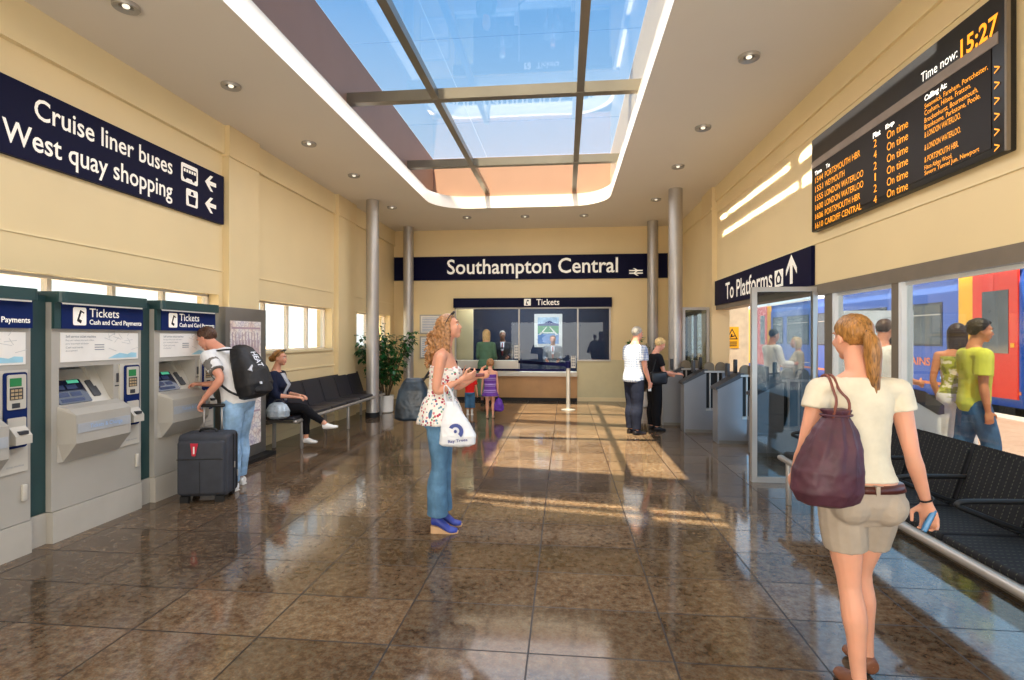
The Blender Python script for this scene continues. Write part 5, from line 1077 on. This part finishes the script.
# 8, 9 the children
r = person('girl in purple striped sundress seen from behind near the queue tape', -1.47, 10.27, 4)
s = Fig(1.14, 'c', chest=(0, .02, 1), look=(.05, 1, -.05), armR=((.14, .0, -1), (.05, .1, -1)), armL=((-.2, .1, -1), (-.12, .1, -1)))
s.body(r, M_['skin'], .007); pu = stripes('purple_stripes', '6a3f94', 'a487bd', '54307c', 8.5); s.top(r, 'dress_bodice', pu, .56, .775, .012, 0, voxel=.007); skirt(s, r, 'dress_skirt', pu, .62, .44, .165, .14, .013, 48, .05, 10); g = G()
for sd in (-1, 1): g.tube([s.S(.77)[0]+V((sd*.055, .065, 0)), s.S(.83)[0]+V((sd*.06, .0, .035)), s.S(.77)[0]+V((sd*.055, -.065, 0))], .006, 8, smooth=2)
g.build('dress_strap', pu, r, True); s.shoes(r, mat('pale_sandal', 'b98f74', .5), .004, 'sandal'); g, fin = s.hair(r, M_['hair_curl'], 'bob', .007, seed=2, len_=.25); fin()
c_ = s.wr[1]+V((.0, .0, -.06)); t, tm = held('cloth_bag', 'purple cloth bag hanging from the girl\'s right hand', 'bag', r, c_+V((.02, -.03, -.34))); g = G(); g.loft([[V((math.cos(a)*w, math.sin(a)*d, z)) for a in [2*PI*j/24 for j in range(24)]] for z, w, d in ((0, .07, .04), (.03, .10, .06), (.13, .10, .06), (.22, .06, .04), (.26, .03, .03))]); g.build('bag_body', mat('purple_cloth', '5a2a98', .6, var=.3, vs=20), t, voxel=.0095, it=1, disp=wrinkle(.008, 20)); G().tube([(0, -.02, .25), (-.02, .02, .36), (0, .03, .25)], .007, 6, smooth=2).build('strap', mat('purple_strap', '5a2a98', .6), t, True)
r = person('small boy in red T-shirt and denim shorts beside the girl', -1.94, 10.62, 6)
s = Fig(.90, 'c', chest=(0, .02, 1), look=(-.2, 1, .1), armL=((-.5, .45, .8), (.35, .2, 1), (.3, .1, 1)), armR=((.3, .0, -1), (.15, .1, -1)))
s.body(r, M_['skin'], .006); s.top(r, 't_shirt', cloth('red_jersey', 'cf2420'), .49, .835, .012, .6, .018, voxel=.006); s.bottoms(r, 'denim_shorts', denim('mid_denim', '3f6484'), 1.45, .54, .014, lambda q: .014+.022*min(1, q), voxel=.006); s.shoes(r, M_['shoe_white'], .006, 'trainer', M_['sole_white']); g = G()
for sd in (-1, 1): s.leg(g, sd, 1.65, 1.98, .006)
g.build('socks', M_['shoe_white'], r, voxel=.006); g, fin = s.hair(r, M_['hair_curl'], 'short', .006); fin()
# 10, 11 ticket clerks
def clerk(label, x, y, H, sk, hr, jc, tie, look, style='crop'):
    r = person(label, x, y, 180); s = Fig(H, 'm', chest=(0, .03, 1), look=look, armR=((.12, .15, -1), (-.2, .9, -.15)), armL=((-.12, .15, -1), (.2, .9, -.15)))
    s.body(r, sk, .011, eyecol=hr); s.top(r, 'shirt', cloth('white_shirt_cotton', 'd6d6da'), .52, .85, .012, 0, voxel=.011); s.top(r, 'jacket', cloth('suit_wool', jc), .47, .842, .022, 1.9, .02, voxel=.011); s.bottoms(r, 'trousers', cloth('suit_trouser', jc), 1.97, .55, .012, voxel=.011); s.shoes(r, M_['shoe_black'], .006)
    for nm, m, ws in (('shirt_front', mat('shirt_white', 'dcdce0', .7), ((.66, .004), (.72, .030), (.79, .05), (.838, .045))), ('tie', mat('tie_silk', tie, .5), ((.64, .018), (.70, .026), (.80, .016), (.836, .018)))):
        g = G(); W_ = []
        for f, hw in ws:
            p_, r_, f_, d_ = s.S(f); w, d, o_ = samp(TM, f); q = p_+f_*(o_*s.H+d*s.H+.026+(.006 if nm == 'tie' else 0)); W_.append([q-r_*hw-f_*.012, q+r_*hw-f_*.012, q+r_*hw+f_*.002, q-r_*hw+f_*.002])
        g.loft(W_).build(nm, m, r, True)
    g, fin = s.hair(r, hr, style, .008); fin()
clerk('ticket clerk with grey hair and dark jacket talking to the woman in green', -1.66, 14.0, 1.71, M_['skin_brown'], M_['hair_grey'], '2a2c34', '8a3038', (-.2, 1, -.1))
clerk('ticket clerk in grey suit and red tie behind the middle office window', -.32, 13.95, 1.59, M_['skin_pink'], M_['hair_brown'], '6f747c', 'b04a48', (0, 1, -.05))
# 12-17 people on the platform
r = person('dark-haired man in white shirt handing a paper on the platform', 3.92, 10.45, -78)
s = Fig(1.69, 'm', look=(.05, 1, -.2), armR=((.1, .25, -1), (0, 1, .0)), armL=((-.1, .25, -1), (0, 1, .0))); s.body(r, M_['skin_tan'], .011, eyecol=M_['hair_dark']); s.top(r, 'shirt', cloth('white_shirt', 'e4e4e6'), .49, .845, .016, 1.8, .016, voxel=.011); s.bottoms(r, 'trousers', cloth('dark_trouser', '22242c'), 1.97, .56, .014, voxel=.011); s.shoes(r, M_['shoe_black'], .007); g, fin = s.hair(r, M_['hair_dark'], 'short', .007); fin()
c_ = s.wr[1]+V((-.08, .12, .02)); t, tm = held('paper_sheet', 'white paper held out by the dark-haired man on the platform', 'paper', r, c_); G().box((-.09, -.06, -.003), (.09, .16, .003)).build('sheet', M_['paper'], t)
r = person('fair-haired woman in beige jacket and dark green skirt on the platform', 4.42, 10.5, 74)
s = Fig(1.55, 'f', look=(-.1, 1, -.1), armR=((.1, .2, -1), (-.1, .9, .1)), armL=((-.1, .0, -1), (0, .3, -1))); s.body(r, M_['skin'], .011, eyecol=M_['hair_fair']); s.top(r, 'jacket', cloth('beige_jacket', 'b5a890'), .49, .842, .02, 1.85, .018, voxel=.011); skirt(s, r, 'skirt', cloth('dark_green_skirt', '23443e'), .58, .42, .18, .15, .014, 40, .04); s.shoes(r, M_['shoe_black'], .005); g, fin = s.hair(r, M_['hair_fair'], 'long', .008, seed=6, len_=.6); fin()
r = person('dark-haired man in white shirt on the platform, seen between the two window posts', 3.60, 6.40, -70)
s = Fig(1.74, 'm', look=(-.25, 1, -.3), armR=((.12, .2, -1), (-.2, 1, -.2)), armL=((-.1, .1, -1), (.1, .8, -.3)), stout=1.08); s.body(r, M_['skin_pink'], .008); s.top(r, 'shirt', cloth('white_polo', 'e8e6e6'), .49, .842, .016, .65, .02, voxel=.0095); s.bottoms(r, 'trousers', cloth('grey_trouser', '3a3c44'), 1.97, .56, .014, voxel=.0095); s.shoes(r, M_['shoe_black'], .007); g, fin = s.hair(r, M_['hair_brown'], 'short', .006); fin()
r = person('dark-haired person in pink top beside the white-shirted man on the platform', 4.02, 6.95, 60)
s = Fig(1.63, 'f', look=(.2, 1, -.1)); s.body(r, M_['skin_tan'], .011, eyecol=M_['hair_dark']); s.top(r, 'pink_top', cloth('pink_cotton', 'd8567a'), .49, .838, .014, .6, .016, voxel=.011); s.bottoms(r, 'trousers', cloth('dark_trousers', '2a2a32'), 1.95, .56, .012, voxel=.011); s.shoes(r, M_['shoe_black'], .005); g, fin = s.hair(r, M_['hair_dark'], 'bob', .008, len_=.3); fin()
r = person('man in yellow-green T-shirt and jeans walking along the platform', 4.28, 5.98, -104)
s = Fig(1.74, 'm', stout=.86, look=(.1, 1, -.1), armR=((.08, -.05, -1), (.0, .15, -1)), armL=((-.1, .1, -1), (.05, .3, -1)), legR=((.02, .28, -1), (0, .02, -1)), legL=((0, -.15, -1), (0, -.35, -1))); s.body(r, M_['skin_tan'], .0095, eyecol=M_['hair_dark']); s.top(r, 't_shirt', cloth('lime_jersey', 'cfd65a'), .47, .842, .028, .68, .024, voxel=.0095, disp=wrinkle(.006, 8)); s.bottoms(r, 'jeans', denim('dark_denim', '40628a'), 1.96, .55, .014, lambda q: .014+.022*min(1, q), voxel=.0095); s.shoes(r, M_['shoe_white'], .008, 'trainer', M_['sole_white']); g, fin = s.hair(r, M_['hair_dark'], 'short', .006, vol=1.08, disp=lambda co: .008*NZ.noise(co*50)); fin()
r = person('long-haired woman in green patterned top and white trousers beside the man in yellow-green', 4.42, 6.42, -30)
s = Fig(1.70, 'f', look=(-.1, 1, .0), armR=((.15, .0, -1), (-.2, .3, -1)), armL=((-.2, -.1, -1), (.3, .2, -1)), legR=((0, .1, -1), (0, -.05, -1))); s.body(r, M_['skin_tan'], .0095, eyecol=M_['hair_dark']); n = NT('green_print_cotton'); b = n.bsdf(lin('9aa84f'), .8, 0, .2); n.link(n.ramp(n.noise(n.coord(), 14, 3), [(.38, 'e4e2d0'), (.45, 'a9b24f'), (.6, '7a8240')], True), b.inputs['Base Color']); s.top(r, 'patterned_top', n.m, .47, .80, .016, .0, voxel=.0095); s.bottoms(r, 'trousers', cloth('white_cotton_trouser', 'dfe2ea'), 1.97, .56, .014, lambda q: .014+.03*min(1, q), voxel=.0095); s.shoes(r, M_['shoe_black'], .005); g, fin = s.hair(r, mat('dark_brown_hair', '33211a', .4, var=.5, vs=40), 'long', .007, seed=9, len_=1.5); fin()
# ------------------------------------------------------------------ outside
struct(G().box((-60, -40, -1.3), (XL-.3, 90, -.1)).build('ground', mat('forecourt_concrete', 'c9c4ba', .8, var=.08, vs=.3)))
struct(G().box((XR+.22, -30, -1.1), (9.02, 70, 0)).box((XR, -1.6, -.1), (XR+.22, 12.8, -.001)).build('platform_ground', M_['paving']), 'pink paved station platform')
struct(G().box((8.55, -30, 0), (9.02, 70, .012)).build('platform_edge_line', mat('white_line_paint', 'f0ebe4', .6)), 'white line along the platform edge')
struct(G().box((9.02, -30, -1.3), (60, 90, -1.1)).build('track_ground', mat('ballast', '6d625a', .9, var=.3, vs=3, bump=.5)))
M_['sun_dim'] = glass('smoky_sun_dimmer', 'b4b8bc', .6)  # unseen sheet added overhead to cut the sun on the platform paving
o = struct(G().box((2.5, -20, 5.3), (9.0, 45, 5.32)).build('sun_dimming_sheet', M_['sun_dim']), 'unseen smoky sheet added over the platform to dim the sun')
# ------------------------------------------------------------------ light
w = bpy.data.worlds.new('sky'); bpy.context.scene.world = w; w.use_nodes = True; t = w.node_tree; t.nodes.clear()
def nn(k): return t.nodes.new('ShaderNode'+k)
tc, sp, rp, bg, ow, nz, mp, r2, mx = nn('TexCoord'), nn('SeparateXYZ'), nn('ValToRGB'), nn('Background'), nn('OutputWorld'), nn('TexNoise'), nn('Mapping'), nn('ValToRGB'), nn('Mix')
t.links.new(tc.outputs['Generated'], sp.inputs[0]); t.links.new(sp.outputs[2], rp.inputs[0])
e = rp.color_ramp.elements
while len(e) < 6: e.new(.5)
for i, (p, c) in enumerate(((0, (1.5, 1.5, 1.45, 1)), (.14, (1.7, 1.66, 1.58, 1)), (.24, (1.25, 1.32, 1.4, 1)), (.36, (.75, .95, 1.12, 1)), (.52, (.33, .60, .92, 1)), (1., (.14, .36, .75, 1)))): e[i].position = p; e[i].color = c
mp.inputs['Scale'].default_value = (1.2, 1.2, 3.2); t.links.new(tc.outputs['Generated'], mp.inputs[0]); t.links.new(mp.outputs[0], nz.inputs['Vector']); nz.inputs['Scale'].default_value = 2.2; nz.inputs['Detail'].default_value = 6
t.links.new(nz.outputs[0], r2.inputs[0]); r2.color_ramp.elements[0].position = .5; r2.color_ramp.elements[1].position = .85; r2.color_ramp.elements[0].color = (0, 0, 0, 1); r2.color_ramp.elements[1].color = (.45, .45, .45, 1)
mx.data_type = 'RGBA'; t.links.new(r2.outputs[0], mx.inputs[0]); t.links.new(rp.outputs[0], mx.inputs[6]); mx.inputs[7].default_value = (1.1, 1.12, 1.15, 1)
t.links.new(mx.outputs[2], bg.inputs[0]); bg.inputs[1].default_value = 1.15; t.links.new(bg.outputs[0], ow.inputs[0])
def lamp(kind, name, loc, to, energy, col, **kw):
    l = bpy.data.lights.new(name, kind); l.energy = energy; l.color = col
    for k, v in kw.items(): setattr(l, k, v)
    o = bpy.data.objects.new(name, l); C.objects.link(o); o.location = loc
    o.rotation_euler = (V(to)-V(loc)).to_track_quat('-Z', 'Y').to_euler(); return o
SD = V((.115, .36, -1)).normalized()
lamp('SUN', 'sun', (0, 0, 30), V((0, 0, 30))+SD, 30, (1, .70, .42), angle=R(.6))
# unseen slatted panels above the roof, added to shape the sun patch indoors
def sh(y, z): return y-.36*z
ZR = 9.0; dx = .115*ZR; dy = .36*ZR; g = G()
X0, X1 = -1.0-dx, 1.6-dx
g.box((-8, -14, ZR), (X0, 12.5-dy, ZR+.1)).box((X1+.2, -14, ZR), (6, 4.0-dy, ZR+.1))
for a, b in ((-14, 4.74-dy), (4.84-dy, 4.94-dy), (5.08-dy, 6.2-dy), (9.55-dy, 9.9-dy)): g.prism((V((0, 0, ZR)), V((1, 0, 0)), V((0, 1, 0)), V((0, 0, 1))), [(X0-.1, a+.27), (X1+.3, a-.27), (X1+.3, b-.27), (X0-.1, b+.27)], 0, .08)
g.box((-8, -14, ZC+.2), (-7.7, -13.7, ZR)).box((5.7, -14, ZC+.2), (6, -13.7, ZR))
struct(g.build('sun_shaping_slats', M_['beam']), 'unseen slatted panels added above the roof to shape the sun')
lamp('AREA', 'entrance_daylight', (-.45, YF-.1, 1.3), (-.45, 5, 1.35), 200, (1, .93, .82), shape='RECTANGLE', size=5.0, size_y=2.2)
lamp('AREA', 'roof_light_daylight', (-.94, 5.4, 4.60), (-.94, 5.4, 0), 270, (.97, .97, 1), shape='RECTANGLE', size=3.5, size_y=10.6)
lamp('AREA', 'platform_daylight', (XR-.03, 4.0, 1.1), (-4, 4.0, 1.25), 75, (.34, .66, 1), shape='RECTANGLE', size=9.5, size_y=1.9)
lamp('AREA', 'side_window_daylight', (XL+.1, 5.5, 1.78), (0, 5.5, 2.2), 14, (1, .97, .9), shape='RECTANGLE', size=13, size_y=.7)
# sun thrown back from the roof light on to the right-hand wall
for (x, y, z, L, tz, wd) in ((-1.0, 8.2, 4.70, 2.85, 3.70, .07), (-1.0, 8.0, 4.50, 2.9, 3.40, .08), (-1.0, 5.3, 4.70, 2.4, 3.70, .10), (-1.0, 6.22, 4.50, .42, 3.40, .12)):
    lamp('AREA', 'reflected_sun', (x, y, z), (XR, y, tz), 2.2*L, (1, .95, .82), shape='RECTANGLE', size=L, size_y=wd, spread=R(.6))
lamp('AREA', 'train_fill_light', (5.2, 14, 4.6), (9.3, 14, 1.2), 450, (1, .98, .95), shape='RECTANGLE', size=30, size_y=.6)  # added fill that brightens the train side, not a platform fitting
lamp('AREA', 'office_fill_light', (-1., 13.5, 2.75), (-1., 14.6, 1.0), 110, (.9, .95, 1), shape='RECTANGLE', size=3, size_y=.5)  # added fill to light the clerks from the front, not an office fitting
# ------------------------------------------------------------------ camera
cam = bpy.data.cameras.new('camera'); co = bpy.data.objects.new('camera', cam); C.objects.link(co)
co.location = (0, 0, 1.6); co.rotation_euler = (R(90), 0, math.atan(53/525)); cam.sensor_width = 36; cam.lens = 36*525/1024; cam.shift_y = -3/1024; cam.clip_start = .05; cam.clip_end = 400
bpy.context.scene.camera = co
sc = bpy.context.scene; sc.view_settings.view_transform = 'Standard'; sc.view_settings.look = 'None'; sc.view_settings.exposure = .12; sc.view_settings.gamma = 1
sc.cycles.use_denoising = True; sc.cycles.max_bounces = 10; sc.cycles.transparent_max_bounces = 16; sc.cycles.sample_clamp_indirect = 6
